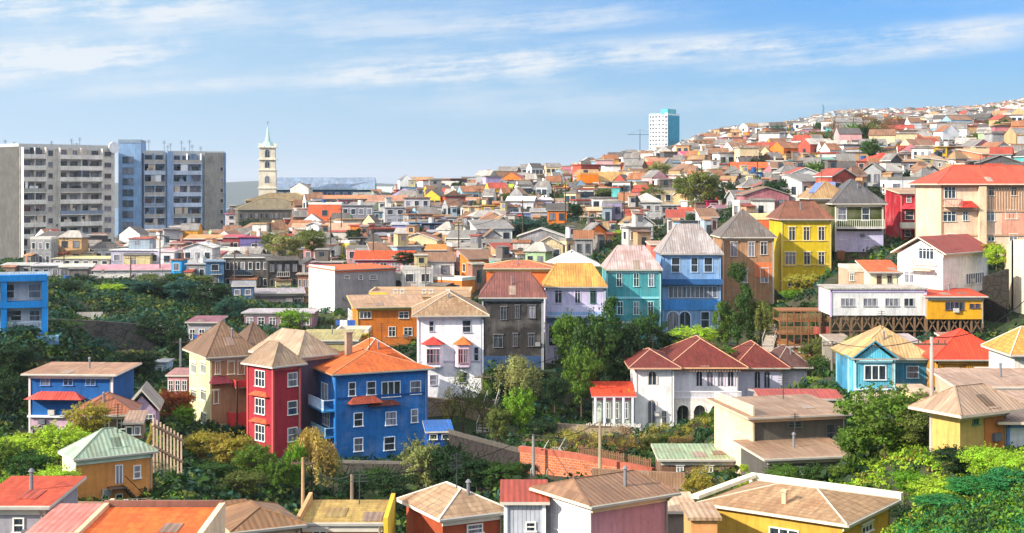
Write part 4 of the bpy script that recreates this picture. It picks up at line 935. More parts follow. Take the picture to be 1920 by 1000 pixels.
# ------------------------------------------------------------ smaller houses of the slopes, placed one by one
MID = [
 (175, 325, 508, 532, 255, 7, 'c8c4c4', 'cc8c98', 'shed', 496, (7, 1, 1), 'long white house under a pink metal roof below the apartment blocks'),
 (208, 300, 470, 498, 272, 7, 'b8b4cc', 'd8d8dc', 'flat', 0, (4, 1, 1), 'lilac white flat roofed house right under the grey apartment block'),
 (300, 326, 472, 500, 266, 5, 'e8e8ea', 'd8a0a8', 'shed', 468, (1, 1, 1), 'small bright white cube house between the lilac house and the blue shop'),
 (321, 340, 488, 514, 250, 4, '2898d8', 'c08060', 'flat', 0, (1, 0, 1), 'tiny vivid blue house wedged under a brown roof'),
 (318, 342, 458, 484, 274, 4, 'b07060', 'a05c50', 'shed', 452, (1, 0, 1), 'brown pink house standing above the vivid blue one'),
 (343, 398, 466, 494, 262, 6, 'cfd0d4', 'e4e4e4', 'gy', 454, (3, 1, 1), 'pale grey gabled house with white roof on the left slope'),
 (347, 418, 449, 470, 284, 6, '8c4858', 'dc9458', 'shed', 440, (4, 1, 1), 'maroon house with apricot roof just below the right apartment block'),
 (418, 450, 446, 478, 282, 6, '9c4c50', 'c04058', 'shed', 440, (2, 1, 1), 'dull red house beside the purple grey wall'),
 (450, 505, 446, 482, 277, 7, '6c6496', 'a02c50', 'flat', 0, (1, 1, 1), 'purple grey blank house with dark crimson roof edge'),
 (350, 388, 496, 528, 248, 6, '8c8c90', 'b4b4b8', 'flat', 0, (2, 1, 1), 'plain grey block house standing on the dark green slope'),
 (386, 420, 492, 535, 246, 6, '4c7498', '7890a8', 'flat', 0, (1, 1, 2), 'steel blue two storey house on the dark slope'),
 (420, 505, 484, 545, 250, 7, '4c4844', '6c6864', 'shed', 478, (6, 1, 2), 'dark grey timber house with a pale green window bay'),
 (503, 560, 490, 545, 247, 7, '3e3a38', '5c5854', 'gx', 480, (4, 1, 2), 'near black timber house left of the brown window tower'),
 (558, 584, 516, 548, 238, 5, '9c6848', 'a89888', 'flat', 0, (3, 0, 1), 'brown house with three cream windows beside the blank white wall'),
 (478, 570, 552, 588, 226, 6, '6c6468', 'a0989c', 'shed', 540, (4, 1, 1), 'grey house with pale shed roof below the near black timber house'),
 (60, 112, 500, 524, 264, 6, 'a8a8ac', 'c4c4c8', 'shed', 495, (3, 1, 1), 'pale grey cottage above the blue frame building'),
 (5, 58, 498, 520, 266, 6, '9c9c9c', 'b8b8b0', 'gx', 492, (3, 1, 1), 'grey cottage at the foot of the end wall of the apartment block'),
 (112, 172, 502, 524, 262, 6, 'b4aeb0', 'd0ccc0', 'shed', 496, (4, 1, 1), 'off white cottage next to the long pink roof'),
 (92, 128, 532, 560, 240, 5, '78787c', '98989c', 'flat', 0, (2, 1, 1), 'small grey cube house beside the blue frame building'),
 (132, 190, 546, 572, 233, 5, '5c6c80', '788898', 'shed', 540, (3, 1, 1), 'slate blue shed house in the dark trees'),
 (166, 242, 522, 546, 243, 6, '8c8884', 'a8a49c', 'gx', 514, (4, 1, 1), 'grey brown house under the left half of the pink roof'),
 (242, 322, 526, 548, 242, 6, '9c98a0', '78746c', 'shed', 519, (5, 1, 1), 'grey lilac house under the right half of the pink roof'),
 (100, 205, 486, 498, 276, 6, 'b8b4a8', 'd0c890', 'shed', 480, (6, 1, 1), 'long low house with pale yellow roof at the foot of the apartments'),
 (447, 580, 394, 440, 362, 16, '66625a', '786c50', 'hip', 372, (14, 2, 2), 'big olive grey hall with hipped roof below the church tower'),
 (468, 604, 378, 398, 395, 14, 'a8885c', 'b89860', 'hip', 362, (10, 1, 1), 'tan building with ochre roof directly under the church nave'),
 (578, 640, 384, 416, 330, 8, 'dc6c48', 'd89060', 'parapet', 0, (1, 1, 1), 'plain orange red box house below the church roof'),
 (640, 700, 386, 432, 322, 8, '9c98a0', '8c8c90', 'flat', 0, (4, 1, 2), 'grey two storey house right of the orange red box'),
 (600, 700, 374, 384, 350, 9, 'b88c6c', 'd08450', 'gx', 366, (6, 1, 1), 'long house with orange tile roof behind the orange red box'),
 (690, 760, 378, 392, 342, 8, 'c49c80', 'b07c60', 'gx', 366, (5, 1, 1), 'tan house with salmon roof behind the grey cubes'),
 (700, 728, 398, 430, 318, 6, '4c7c98', '90989c', 'flat', 0, (2, 1, 2), 'narrow blue grey house beside a red chimney wall'),
 (722, 760, 390, 440, 312, 7, 'b0aeb6', 'a8a8a8', 'flat', 0, (2, 1, 3), 'tall pale grey cube house with tiny windows'),
 (757, 806, 372, 412, 324, 8, 'b8b6bc', '8c6850', 'flat', 0, (3, 1, 2), 'pale grey block with thick brown roof edge'),
 (768, 788, 418, 452, 292, 5, '4c8cb0', '88a0b0', 'flat', 0, (1, 0, 2), 'small steel blue house front with one dark window'),
 (734, 766, 422, 448, 296, 5, 'b4a4d4', 'b8b8c0', 'shed', 416, (1, 1, 1), 'lavender house beside the steel blue front'),
 (548, 582, 428, 450, 302, 5, 'd8a080', 'c89c78', 'shed', 419, (2, 1, 1), 'peach cottage left of the white round gabled house'),
 (574, 598, 424, 462, 296, 4, 'f0f0f0', 'e8e8e0', 'gy', 416, (1, 1, 1), 'bright white narrow gabled house front'),
 (597, 658, 432, 452, 298, 7, 'a8a4a4', 'c09874', 'shed', 418, (4, 1, 1), 'grey house with tan roof joined to the bright white gable'),
 (560, 582, 470, 492, 272, 4, 'd8b074', 'c8a070', 'flat', 0, (1, 0, 1), 'small sand coloured house among pale green trees'),
 (600, 650, 462, 490, 268, 6, '6c6a68', '84827c', 'shed', 456, (3, 1, 1), 'dark grey shed house above the blank white wall'),
 (655, 700, 446, 472, 284, 6, '504c48', '787470', 'flat', 0, (3, 1, 1), 'dark brown grey house above the long red roof'),
 (700, 745, 442, 470, 282, 6, '6c6c8c', '8c8c98', 'shed', 436, (3, 1, 1), 'dim violet grey house above the long red roof'),
 (790, 830, 420, 452, 290, 6, '1c3454', '38506c', 'flat', 0, (2, 1, 2), 'navy blue house on the dark middle slope'),
 (802, 836, 436, 456, 280, 5, '9c94c4', 'a8a8b4', 'shed', 431, (3, 0, 1), 'pale violet house just below the navy one'),
 (836, 872, 408, 440, 300, 6, '8c8a88', '9c9488', 'flat', 0, (2, 1, 2), 'weathered grey block beside the navy house'),
 (800, 850, 386, 402, 325, 6, 'a08c80', 'c09070', 'shed', 380, (3, 1, 1), 'brown grey house with tan lean to roof left of the cream balcony house'),
 (868, 905, 388, 416, 308, 7, 'dcbc94', 'c8b090', 'flat', 0, (3, 1, 1), 'cream house with arched openings above the dark slope'),
 (902, 926, 386, 420, 306, 5, 'b88c20', 'c89c40', 'flat', 0, (1, 1, 2), 'mustard house joined to the cream one'),
 (925, 948, 382, 408, 307, 5, 'd8742c', 'c08050', 'shed', 377, (1, 1, 1), 'burnt orange house right of the mustard one'),
 (950, 1000, 378, 408, 312, 7, 'd8d6de', 'e0dedc', 'gx', 368, (3, 1, 1), 'white house with pale gabled roof in the middle of the slope'),
 (1000, 1035, 376, 400, 315, 6, 'c4bcdc', 'd0ccd4', 'shed', 370, (2, 1, 1), 'pale lilac house beside the white gabled roof'),
 (958, 995, 400, 424, 292, 6, '7c94c8', 'a8a8c0', 'flat', 0, (2, 1, 1), 'blue lilac house below the white gabled roof'),
 (995, 1030, 398, 425, 290, 6, 'b8b4b8', '989898', 'gx', 390, (2, 1, 1), 'grey white house with sagging roof by the dark tree'),
 (925, 962, 376, 384, 345, 6, 'c87868', 'd04440', 'gx', 368, (3, 1, 1), 'low house with crimson roof above the mustard house'),
 (870, 925, 376, 386, 348, 7, 'c0988c', 'cc9070', 'shed', 370, (4, 1, 1), 'pinkish house with apricot roof above the cream one'),
 (942, 980, 354, 366, 392, 7, 'b8c060', 'b8c828', 'shed', 345, (3, 1, 1), 'house with lime yellow roof under the skyline'),
 (978, 1042, 355, 366, 384, 8, 'c08c68', '9c8040', 'shed', 347, (5, 1, 1), 'long house with olive brown roof right of the lime roof'),
 (1020, 1090, 366, 378, 350, 8, 'b47c60', 'b88464', 'gx', 354, (5, 1, 1), 'tan house with long brown roof left of the vivid orange box'),
 (1030, 1048, 356, 368, 356, 4, 'b43c30', 'a83c30', 'flat', 0, (1, 0, 1), 'tiny brick red house front on the brown roofs'),
 (1088, 1122, 328, 358, 342, 7, 'e07814', 'c88c50', 'parapet', 0, (0, 0, 1), 'vivid orange box house at the edge of the brow'),
 (1122, 1146, 353, 368, 332, 5, 'd86c24', 'd88040', 'shed', 350, (1, 0, 1), 'small orange house in front of the tan roofed pavilion'),
 (1122, 1206, 342, 378, 346, 9, '544a48', 'c09858', 'gx', 322, (8, 1, 1), 'dark timber pavilion with tan roof beside the vivid orange box'),
 (1104, 1190, 396, 420, 290, 8, 'a8805c', 'dcb890', 'shed', 388, (6, 1, 1), 'brown house with pale apricot roof edge above the dark slope'),
 (1088, 1132, 408, 442, 278, 6, 'd8b498', 'd8c0a8', 'flat', 0, (2, 1, 2), 'peach stacked house below the apricot roof edge'),
 (1130, 1188, 420, 444, 276, 6, '8c8888', 'a4a0a4', 'shed', 414, (4, 1, 1), 'smoke grey house below the apricot roof edge'),
 (1060, 1092, 414, 444, 282, 6, 'b4b0b0', '8c8c88', 'gy', 406, (1, 1, 2), 'grey white gabled house on the lip of the dark slope'),
 (1062, 1150, 456, 474, 240, 6, '6c6864', '8c8480', 'shed', 448, (5, 1, 1), 'grey shed like house behind the bright white roof'),
 (905, 968, 456, 474, 242, 6, '5c5858', '7c7870', 'shed', 448, (3, 1, 1), 'charcoal grey hut with flat roof on the dark slope'),
 (1032, 1070, 378, 396, 322, 6, '807470', '9c8468', 'shed', 372, (2, 1, 1), 'brown grey house next to the dark round tree'),
 (1192, 1240, 380, 424, 272, 8, 'b4b4b4', 'c8c8c4', 'pyr', 362, (3, 1, 2), 'light grey house with domed pale roof above the teal house'),
 (1240, 1282, 386, 418, 270, 8, 'a4a2a4', 'bcbcc0', 'flat', 0, (4, 1, 2), 'light grey corrugated block beside the domed roof'),
 (1212, 1278, 426, 448, 250, 6, 'e4e4e4', 'e8e6e4', 'flat', 0, (3, 1, 1), 'bright white terrace house with a small orange canopy'),
 (1278, 1322, 398, 420, 256, 6, '58504e', 'd0583c', 'shed', 388, (4, 1, 1), 'dark fronted house with orange red roof strip'),
 (1292, 1328, 378, 396, 262, 5, 'e4ecd4', 'd8d8c8', 'flat', 0, (2, 0, 1), 'white and pale green little house above the orange red strip'),
 (1326, 1350, 377, 398, 260, 5, 'b42858', 'a03858', 'flat', 0, (1, 0, 1), 'magenta house behind the tan pyramid roof'),
 (1344, 1382, 392, 408, 245, 5, 'a87890', '986878', 'gx', 384, (2, 1, 1), 'mauve roofed house between the magenta and tan houses'),
 (1246, 1296, 338, 357, 300, 7, 'f0f0f0', 'e8e8e8', 'shedl', 332, (1, 0, 1), 'bright white wedge shaped house among green trees'),
 (1334, 1386, 318, 350, 320, 8, 'd8d6d8', 'd8d4d0', 'flat', 0, (3, 1, 2), 'white two storey block at the start of the upper hill'),
 (1376, 1442, 320, 332, 312, 8, '78b0a8', 'd8602c', 'gx', 304, (5, 1, 1), 'pale teal house with orange red gabled roof on the upper hill'),
 (1382, 1412, 330, 356, 300, 6, 'b89ca8', 'b0a8b0', 'flat', 0, (2, 0, 2), 'pink grey house below the teal house'),
 (1410, 1428, 324, 362, 298, 5, '3c70a8', '5c7ca8', 'flat', 0, (1, 1, 2), 'narrow strong blue house below the orange red gable'),
 (1427, 1446, 334, 358, 297, 5, 'e4b898', 'c89880', 'flat', 0, (1, 0, 2), 'peach house right of the narrow blue one'),
 (1440, 1482, 302, 322, 330, 8, 'ececec', 'dcdcdc', 'flat', 0, (4, 1, 1), 'pure white long house on the upper hill'),
 (1482, 1508, 302, 330, 322, 6, '4c9098', '5c8c90', 'flat', 0, (2, 1, 2), 'teal blue house joined to the pure white one'),
 (1536, 1566, 300, 330, 300, 6, '3c9080', '68a898', 'shed', 295, (2, 1, 2), 'sea green house among dark trees'),
 (1564, 1582, 304, 334, 298, 5, '6c3048', '804858', 'flat', 0, (1, 0, 2), 'wine red narrow house beside the sea green one'),
 (1606, 1642, 303, 336, 285, 6, 'd88878', 'b07c68', 'flat', 0, (2, 1, 2), 'salmon pink house left of the red roofed cream house'),
 (1640, 1696, 302, 324, 282, 7, 'dcd0b4', 'd8482c', 'hip', 287, (3, 1, 1), 'cream house with scarlet hipped roof above the slate grey roof'),
 (1688, 1730, 304, 346, 272, 6, '9c98ac', 'b08c68', 'shed', 298, (3, 1, 2), 'lilac grey house with pale blue base next to the scarlet roof'),
 (1730, 1765, 298, 330, 276, 6, '9c9c70', 'b89c78', 'shed', 291, (2, 1, 2), 'sage house between the lilac grey house and a yellow wall'),
 (1758, 1776, 276, 320, 300, 5, 'd8a820', 'b89850', 'flat', 0, (1, 0, 3), 'narrow golden yellow house above the cream villa'),
 (1776, 1812, 276, 302, 304, 6, '8c5c38', 'c0986c', 'flat', 0, (3, 1, 1), 'chocolate brown box house right of the golden one'),
 (1776, 1850, 302, 316, 252, 6, '8c8480', 'a87050', 'shed', 297, (4, 1, 1), 'low grey house behind the cream villa roof'),
 (1842, 1925, 290, 312, 258, 8, 'd07c58', 'dca878', 'shed', 279, (6, 1, 1), 'rust coloured house with long apricot roof at the upper edge'),
 (1218, 1268, 306, 340, 410, 10, 'b0a878', 'b87c5c', 'gx', 296, (4, 1, 2), 'khaki house with brown roof at the foot of the white tower block'),
 (1262, 1300, 302, 316, 420, 9, 'c8c4c8', 'b07084', 'shed', 297, (4, 1, 1), 'whitish house with mauve roof beside the khaki house'),
 (1280, 1340, 292, 304, 445, 9, 'b86880', 'd05070', 'gx', 284, (6, 1, 1), 'raspberry house with pink roof right of the white tower block'),
 (1300, 1346, 264, 280, 560, 11, 'c08c60', 'b88858', 'flat', 0, (5, 1, 2), 'tan apartment house near the skyline right of the tower block'),
 (1358, 1406, 258, 274, 580, 11, '904c60', 'a86070', 'flat', 0, (7, 1, 2), 'plum coloured long house high on the hill'),
 (1402, 1426, 248, 258, 620, 9, 'e07c28', 'c87030', 'flat', 0, (2, 1, 1), 'small orange house standing out high on the hill'),
 (1504, 1542, 244, 270, 560, 11, 'c88098', 'b87c90', 'flat', 0, (4, 1, 4), 'pink striped apartment house high on the hill'),
 (1544, 1566, 257, 272, 520, 8, 'dc6c58', 'c86850', 'flat', 0, (2, 1, 1), 'coral house left of the leafless brown wood'),
 (1478, 1506, 246, 268, 545, 9, 'd0a880', 'c09c78', 'flat', 0, (3, 1, 3), 'sand coloured block beside the pink striped one'),
 (1824, 1840, 224, 238, 860, 8, 'd8c820', 'b088c8', 'flat', 0, (1, 0, 2), 'tiny yellow house with violet top near the skyline'),
 (1745, 1778, 208, 222, 1180, 12, 'a898cc', 'b8a8d8', 'flat', 0, (3, 1, 3), 'violet block on the skyline'),
 (1900, 1925, 208, 222, 1180, 12, '6c8cac', 'a06cb0', 'flat', 0, (2, 1, 2), 'blue violet block on the skyline at the edge'),
 (1135, 1160, 346, 362, 372, 6, 'c8c0a0', 'c8b080', 'flat', 0, (2, 0, 1), 'pale khaki house behind the tan roofed pavilion'),
 (1040, 1088, 340, 352, 420, 9, 'd0d0d0', 'c8c4c0', 'flat', 0, (5, 1, 1), 'white row house just left of the vivid orange box'),
 (1048, 1078, 318, 330, 560, 10, 'd08090', 'c85068', 'shed', 314, (3, 1, 1), 'rose pink house near the skyline left of the orange box'),
 (1010, 1042, 332, 342, 500, 9, 'b07c80', 'a87078', 'flat', 0, (3, 1, 1), 'dusty pink house near the skyline above the brown roofs'),
 (1002, 1040, 342, 352, 430, 7, '88b8cc', '9cc0d0', 'flat', 0, (5, 0, 1), 'pale sky blue house above the olive brown roof'),
 (854, 905, 348, 360, 400, 8, 'a8a8a8', '989890', 'shed', 343, (4, 1, 1), 'grey house at the left end of the hill skyline'),
 (754, 800, 352, 366, 410, 8, '4c7ca8', '6c94b8', 'flat', 0, (3, 1, 1), 'cobalt grey house with flat roof on the low skyline'),
 (800, 856, 352, 372, 395, 8, '88847c', 'a8a090', 'flat', 0, (4, 1, 1), 'stone grey house under the low skyline'),
 (422, 446, 402, 440, 372, 7, 'd4ccd0', 'c07084', 'flat', 0, (1, 1, 3), 'white house with pink corner squeezed beside the apartment block'),
]
rs = random.Random(5)
for i, (L, R_, ev, bs_, Y, d, wc, rc, rt, top, au, lab) in enumerate(MID):
    th = rs.uniform(-8, 16)
    b = Block(L, L, R_, ev, bs_, Y, th, d=d * rs.uniform(.85, 1.1))
    far = Y > 235
    r = house('flat_roofed_house' if rt in ('flat', 'parapet') else 'pitched_roof_house', lab, b)
    add_block(r, b, wall=wc, roof=rc, rt=rt, top=top if top else None, rh=.5 if not top else None, oh=.3 if Y < 400 else .15, edge=rs.choice(['b8b0a4', 'd8d4cc', '9c9890', rc]),
              wk=rs.choice(['plaster', 'plaster', 'vboard', 'hboard']), fc=rs.choice(['e8e4e0', 'd8d4d0', '8c8884', 'f0f0f0']), auto=au if au[0] else None, far=far, deep=4, rk='rmetal')
    if lab.find('box') < 0 and lab.find('blank') < 0 and b.w > 2.5: annexes(r, b, random.Random(i), rt in ('flat', 'parapet'))
    if rs.random() < .5 and Y < 340: chimney(r, b, b.w * rs.uniform(.2, .8), b.d * .6, b.h + .5, rs.uniform(.5, 1.1), rs.choice(['8c8078', 'b08068', 'a8a4a0']), .2)
    if rs.random() < .35 and Y < 400:
        m = MB(); x, y = b.w * rs.uniform(.2, .8), b.d * .4; m.bar((x, y, b.h), (x, y, b.h + 2.4), .04)
        for k in range(4): m.bar((x - .5, y, b.h + 1.5 + k * .25), (x + .5, y, b.h + 1.5 + k * .25), .02)
        m.build('aerial', M('paint', '50545a'), r, b.O - r.location, b.th)
    if rt in ('flat', 'parapet') and rs.random() < .5:
        m = MB(); x, y = b.w * rs.uniform(.3, .7), b.d * .5; m.bar((x, y, b.h + .1), (x, y, b.h + 1.2), .55, 0, 12); m.build('water_tank', M('paint', rs.choice(['3c4450', 'c8c8c4', '28548c'])), r, b.O - r.location, b.th)

# ------------------------------------------------------------ apartment blocks
def apartment(name, label, parts, n):
    pass
def slab_floors(r, b, secs, nfl, wall, bal, fc):
    fh = b.h / nfl
    for (u0, u1, kind) in secs:
        x0, x1 = b.w * u0, b.w * u1
        for k in range(nfl):
            z = fh * k + .25
            if kind == 'bal':
                m = MB(); m.box(x0, x1, -1.5, -.02, z - .12, z + .06); m.box(x0, x1, -1.5, -1.38, z + .06, z + 1.0, 1)
                for x in (x0, (x0 + x1) / 2, x1 - .12): m.box(x, x + .12, -1.38, -.02, z + .06, z + fh - .13)
                for q in range(rs.choice([0, 1, 2, 3])):
                    xa = rs.uniform(x0 + .1, x1 - 2.4); zt = rs.choice([fh - .2, fh - .2, 1.6]); m.box(xa, xa + rs.uniform(.6, 2.2), -1.37, -1.30, z + 1.0 if zt > 2 else z + .3, z + zt, 2)
                m.build('balcony', [M('concrete', bal), M('plaster', rs.choice([bal, bal, 'a8a49c', '8c98a8', 'b8b0a8'])), M('paint', rs.choice(['e8e8e8', '4c5460', 'c8b8a8', '7c94b0', 'e4e0d8', '30343c']))], r, b.O - r.location, b.th)
            nb = max(1, round((x1 - x0) / 2.9)) if kind != 'plain' else 0
            for q in range(nb):
                x = x0 + (x1 - x0) * (q + .5) / nb
                me, pm = window_mesh(2.0 if kind != 'stair' else 1.2, 1.6 if kind == 'bal' else 1.3, 'w', rs.choice([fc, 'c8c8c8', '6c7078']), True)
                link('window', me, r, b.pt(x, 0, z + 1.35) - r.location, b.th)
def antennas(r, b, n, z):
    for k in range(n):
        x, y = rs.uniform(0, b.w), rs.uniform(.5, b.d - .5); h = rs.uniform(1.2, 4)
        m = MB(); m.bar((x, y, z), (x, y, z + h), .06)
        for q in range(3): m.bar((x - .5, y, z + h - .3 * q - .1), (x + .5, y, z + h - .3 * q - .1), .04)
        m.build('antenna', M('paint', '4c5058'), r, b.O - r.location, b.th)
b = Block(-60, 35, 215, 277, 492, 350, 47, d=16)
r = house('apartment_block', 'long grey concrete apartment block with rows of balconies and blank end wall', b, 'apartment block')
add_block(r, b, wall='d4ccc0', roof='b8b4ac', rt='parapet', rh=1.0, edge='c8c6c0', wk='concrete', deep=6)
slab_floors(r, b, [(.02, .25, 'bal'), (.27, .37, 'stair'), (.39, .84, 'bal'), (.86, .99, 'win')], 10, 'a', 'e8e0d4', 'd8d4cc'); antennas(r, b, 9, b.h)
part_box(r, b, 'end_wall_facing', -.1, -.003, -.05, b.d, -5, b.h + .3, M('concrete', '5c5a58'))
m = MB(); m.bar((b.w * .98, -.3, b.h + .5), (b.w * .98, -.6, b.h + .5), 1.5, 0, 16); m.build('dish', M('paint', 'f0f0f0'), r, b.O - r.location, b.th)
b = Block(262, 264, 421, 288, 492, 378, 32, d=14)
r = house('apartment_block', 'bluish grey apartment block with stair tower, stepped balconies and plain end bay', b, 'apartment block')
add_block(r, b, wall='9cb0c8', roof='a8a8a8', rt='parapet', rh=.8, edge='c0c0bc', wk='concrete', deep=6)  # blue cast of the shaded front is put into the concrete colour
slab_floors(r, b, [(.02, .27, 'bal'), (.36, .70, 'bal')], 10, 'a', 'c0ccdc', 'a8b4c0'); antennas(r, b, 10, b.h)
part_box(r, b, 'pier', b.w * .28, b.w * .35, -2.2, 0, -5, b.h + .6, M('concrete', '90a8c8'))
part_box(r, b, 'end_bay', b.w * .745, b.w * .985, -.6, 0, -5, b.h + .4, M('concrete', '98948c'))
part_box(r, b, 'side_strip', b.w * .987, b.w + .3, -.3, b.d, -5, b.h + .5, M('concrete', '6c90b8'))
for k in range(9):
    me, pm = window_mesh(.9, 1.0, 'w', 'c8c8c4', True); link('window', me, r, b.pt(b.w * .955, -.6, b.h * (k + .6) / 10) - r.location, b.th)
bt = Block(214, 222, 264, 266, 492, 374, 8, d=12)
r2 = r
add_block(r, bt, wall='84a4c8', roof='8898a8', rt='parapet', rh=.6, edge='8898a8', wk='concrete', deep=6)  # stair tower concrete tinted blue for shade as well
for k in range(10):
    for u in (.3, .55): 
        me, pm = window_mesh(1.2, 1.5, 'w', '3c5068', True); link('window', me, r, bt.pt(bt.w * u, 0, bt.h * (k + .35) / 11) - r.location, bt.th)

# ------------------------------------------------------------ church
b = Block(481, 485, 517, 272, 372, 440, 6, d=5.6)
r = house('church_tower', 'tall white church bell tower with slender pale spire above the roofs', b, 'church tower')
m = MB(); w = b.w; h = b.h
m.box(0, w, 0, w, -10, h * .52); m.box(.25, w - .25, .25, w - .25, h * .52, h * .95)
m.build('shaft', M('plaster', 'd4c8b4'), r, (0, 0, 0), b.th); m = MB()
for z in (.18, .52, .72, .95): m.box(-.25, w + .25, -.25, w + .25, h * z, h * z + .4)
for x in (0, w - .5):
    for y in (0, w - .5): m.box(x, x + .5, y, y + .5, h * .95 + .4, h * .95 + 1.4)
m.build('cornices', M('plaster', 'e4dac8'), r, (0, 0, 0), b.th); m = MB()
m.bar((w / 2, w / 2, h * .95 + .4), (w / 2, w / 2, h * 1.06), w * .42, 0, 8, w * .26); m.bar((w / 2, w / 2, h * 1.06), (w / 2, w / 2, h * 1.36), w * .18, 0, 8, .06)
m.build('spire', M('paint', 'a8c8c0'), r, (0, 0, 0), b.th); m = MB()
m.bar((w / 2, w / 2, h * 1.36), (w / 2, w / 2, h * 1.46), .08); m.bar((w / 2 - .5, w / 2, h * 1.42), (w / 2 + .5, w / 2, h * 1.42), .08); m.build('cross', M('paint', '5c6470'), r, (0, 0, 0), b.th)
for z, hh in ((.35, 2.2), (.63, 2.0), (.84, 2.4)):
    for (x, y, rz) in ((w / 2, .0 if z < .5 else .25, 0), (0 if z < .5 else .25, w / 2, -math.pi / 2)):
        me, pm = window_mesh(1.4, hh, 'arch', 'b8b4b0'); q = b.pt(x, y, h * z) - r.location; o = link('window', me, r, q, b.th + rz); link('pane', pm, o)
b = Block(517, 519, 700, 356, 374, 452, 4, d=16)
r = house('church_nave', 'long low church nave with blue grey metal roof beside the bell tower', b, 'church')
add_block(r, b, wall='4c6484', roof='7c90a8', rt='gx', top=333, oh=.6, edge='a8c8c0', wk='concrete', deep=8, far=True, auto=(12, 2, 1))
b = Block(700, 702, 748, 362, 376, 470, 4, d=9)
r = house('low_hall', 'low white hall at the end of the church nave roof', b, 'hall'); add_block(r, b, wall='d8d8d4', roof='b8c4c0', rt='gx', top=350, oh=.3, far=True, auto=(5, 1, 1), deep=6)

# ------------------------------------------------------------ white tower block on the skyline
b = Block(1217, 1252, 1274, 215, 296, 1000, 52)
r = house('tower_block', 'white high rise tower with teal side standing alone on the hill skyline', b, 'tower block')
add_block(r, b, wall='dcdadc', roof='a8d0d8', rt='parapet', rh=.8, edge='c8e0e4', deep=8)
part_box(r, b, 'teal_side', .5, b.w - .4, -.25, 0, -4, b.h - .5, M('plaster', '1890b0'))
m = MB(); m.box(-.2, b.w * .7, 0, b.d * .35, b.h + .1, b.h + 4); m.build('rooftop_room', M('plaster', '58b8c4'), r, b.O - r.location, b.th)
m = MB(); m.box(-.6, 0, -.1, 2.2, -4, b.h + 1.2); m.build('corner_shaft', M('plaster', 'e4e8e4'), r, b.O - r.location, b.th)
for k in range(11):
    for q in (.25, .45, .62, .78, .92):
        me, pm = window_mesh(1.4, 1.2, 'w', 'c8c8cc', True); link('window', me, r, b.pt(0, b.d * q, b.h * (k + .5) / 11) - r.location, b.th - math.pi / 2)
    me, pm = window_mesh(1.4, 1.6, 'w', 'c89890', True); link('window', me, r, b.pt(-.6, 1.0, b.h * (k + .4) / 11) - r.location, b.th - math.pi / 2)
c = at(1200, 262, 1010)
r = link('construction_crane', None, None, (c.x, c.y, 14)); tag(r, 'thin tower crane with long horizontal jib beside the white tower block', 'crane')
m = MB(); m.bar((0, 0, 0), (0, 0, 22), .5); m.build('mast', M('paint', '5c7890'), r)
m = MB(); m.bar((-9, 0, 21), (18, 0, 21), .35); m.bar((0, 0, 24.5), (12, 0, 21), .12); m.bar((0, 0, 24.5), (-8, 0, 21), .12); m.bar((0, 0, 21), (0, 0, 24.5), .3); m.build('jib', M('paint', '5c7890'), r)
c = at(1543, 232, 900); r = link('antenna_mast', None, None, c); tag(r, 'lattice antenna mast poking above the crowded hill skyline', 'mast')
m = MB()
for x in (-.7, .7): m.bar((x, 0, -4), (x * .3, 0, 12), .16)
for k in range(8): m.bar((-.7 + k * .05, 0, k * 1.5), (.7 - k * .05, 0, k * 1.5 + 1.5), .1)
m.build('lattice', M('paint', '54748c'), r); m = MB(); m.bar((0, 0, 8), (0, 0, 10.5), .8, 0, 8); m.build('drum', M('paint', '6c90a8'), r)

# ------------------------------------------------------------ walls, terraces, poles
def wall_run(name, label, pts, thick, mat, cat='retaining wall', cop=None):
    """pts: (px, top_py, bottom_py, Y)"""
    P0 = at(pts[0][0], pts[0][2], pts[0][3]); r = link(name, None, None, P0); tag(r, label, cat)
    m = MB(); c = MB()
    for a, d in zip(pts[:-1], pts[1:]):
        ta, ba = at(a[0], a[1], a[3]) - P0, at(a[0], a[2], a[3]) - P0; td, bd = at(d[0], d[1], d[3]) - P0, at(d[0], d[2], d[3]) - P0
        back = Vector((0, thick, 0)); ba.z -= 1.5; bd.z -= 1.5
        ba.x, ba.y = ta.x, ta.y; bd.x, bd.y = td.x, td.y
        q = [ba, bd, td, ta]; q2 = [v + back for v in q]
        m.poly(q); m.poly(q2[::-1]); m.poly([ta, td, td + back, ta + back]); m.poly([ba, ta, ta + back, ba + back]); m.poly([td, bd, bd + back, td + back])
        c.bar(ta + back / 2, td + back / 2, thick * .6 if thick < .6 else .3)
        for t in (0, 1): pass
        mid = (a[0] + d[0]) / 2; ADJ_W.append((ta + P0, td + P0))
        nn = max(2, int((td - ta).length / 1.6))
        for q_ in range(nn + 1): e_ = (ta + P0).lerp(td + P0, q_ / nn); FOOT.append((e_.x, e_.y - 1.3, 2.0))
    m.build('masonry', mat, r)
    if cop: c.build('coping', M('concrete', cop), r)
    return r
ADJ_W = []
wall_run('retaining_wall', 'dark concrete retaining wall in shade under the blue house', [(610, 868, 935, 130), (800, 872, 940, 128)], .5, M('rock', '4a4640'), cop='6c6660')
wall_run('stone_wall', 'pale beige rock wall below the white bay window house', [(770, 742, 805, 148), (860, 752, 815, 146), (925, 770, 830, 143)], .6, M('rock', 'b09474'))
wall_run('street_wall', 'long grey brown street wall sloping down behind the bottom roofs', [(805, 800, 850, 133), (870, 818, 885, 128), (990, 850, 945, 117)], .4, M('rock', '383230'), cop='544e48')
wall_run('brick_wall', 'orange brick retaining wall running beneath the dry shrubs', [(975, 842, 905, 114), (1080, 856, 905, 111), (1225, 884, 925, 107)], .5, M('brick', 'cc7040'), cop='a85c48')
wall_run('plank_wall', 'brown weathered wall below the plank shed', [(1110, 880, 940, 103), (1285, 888, 940, 100)], .4, M('vboard', '8c6c54'))
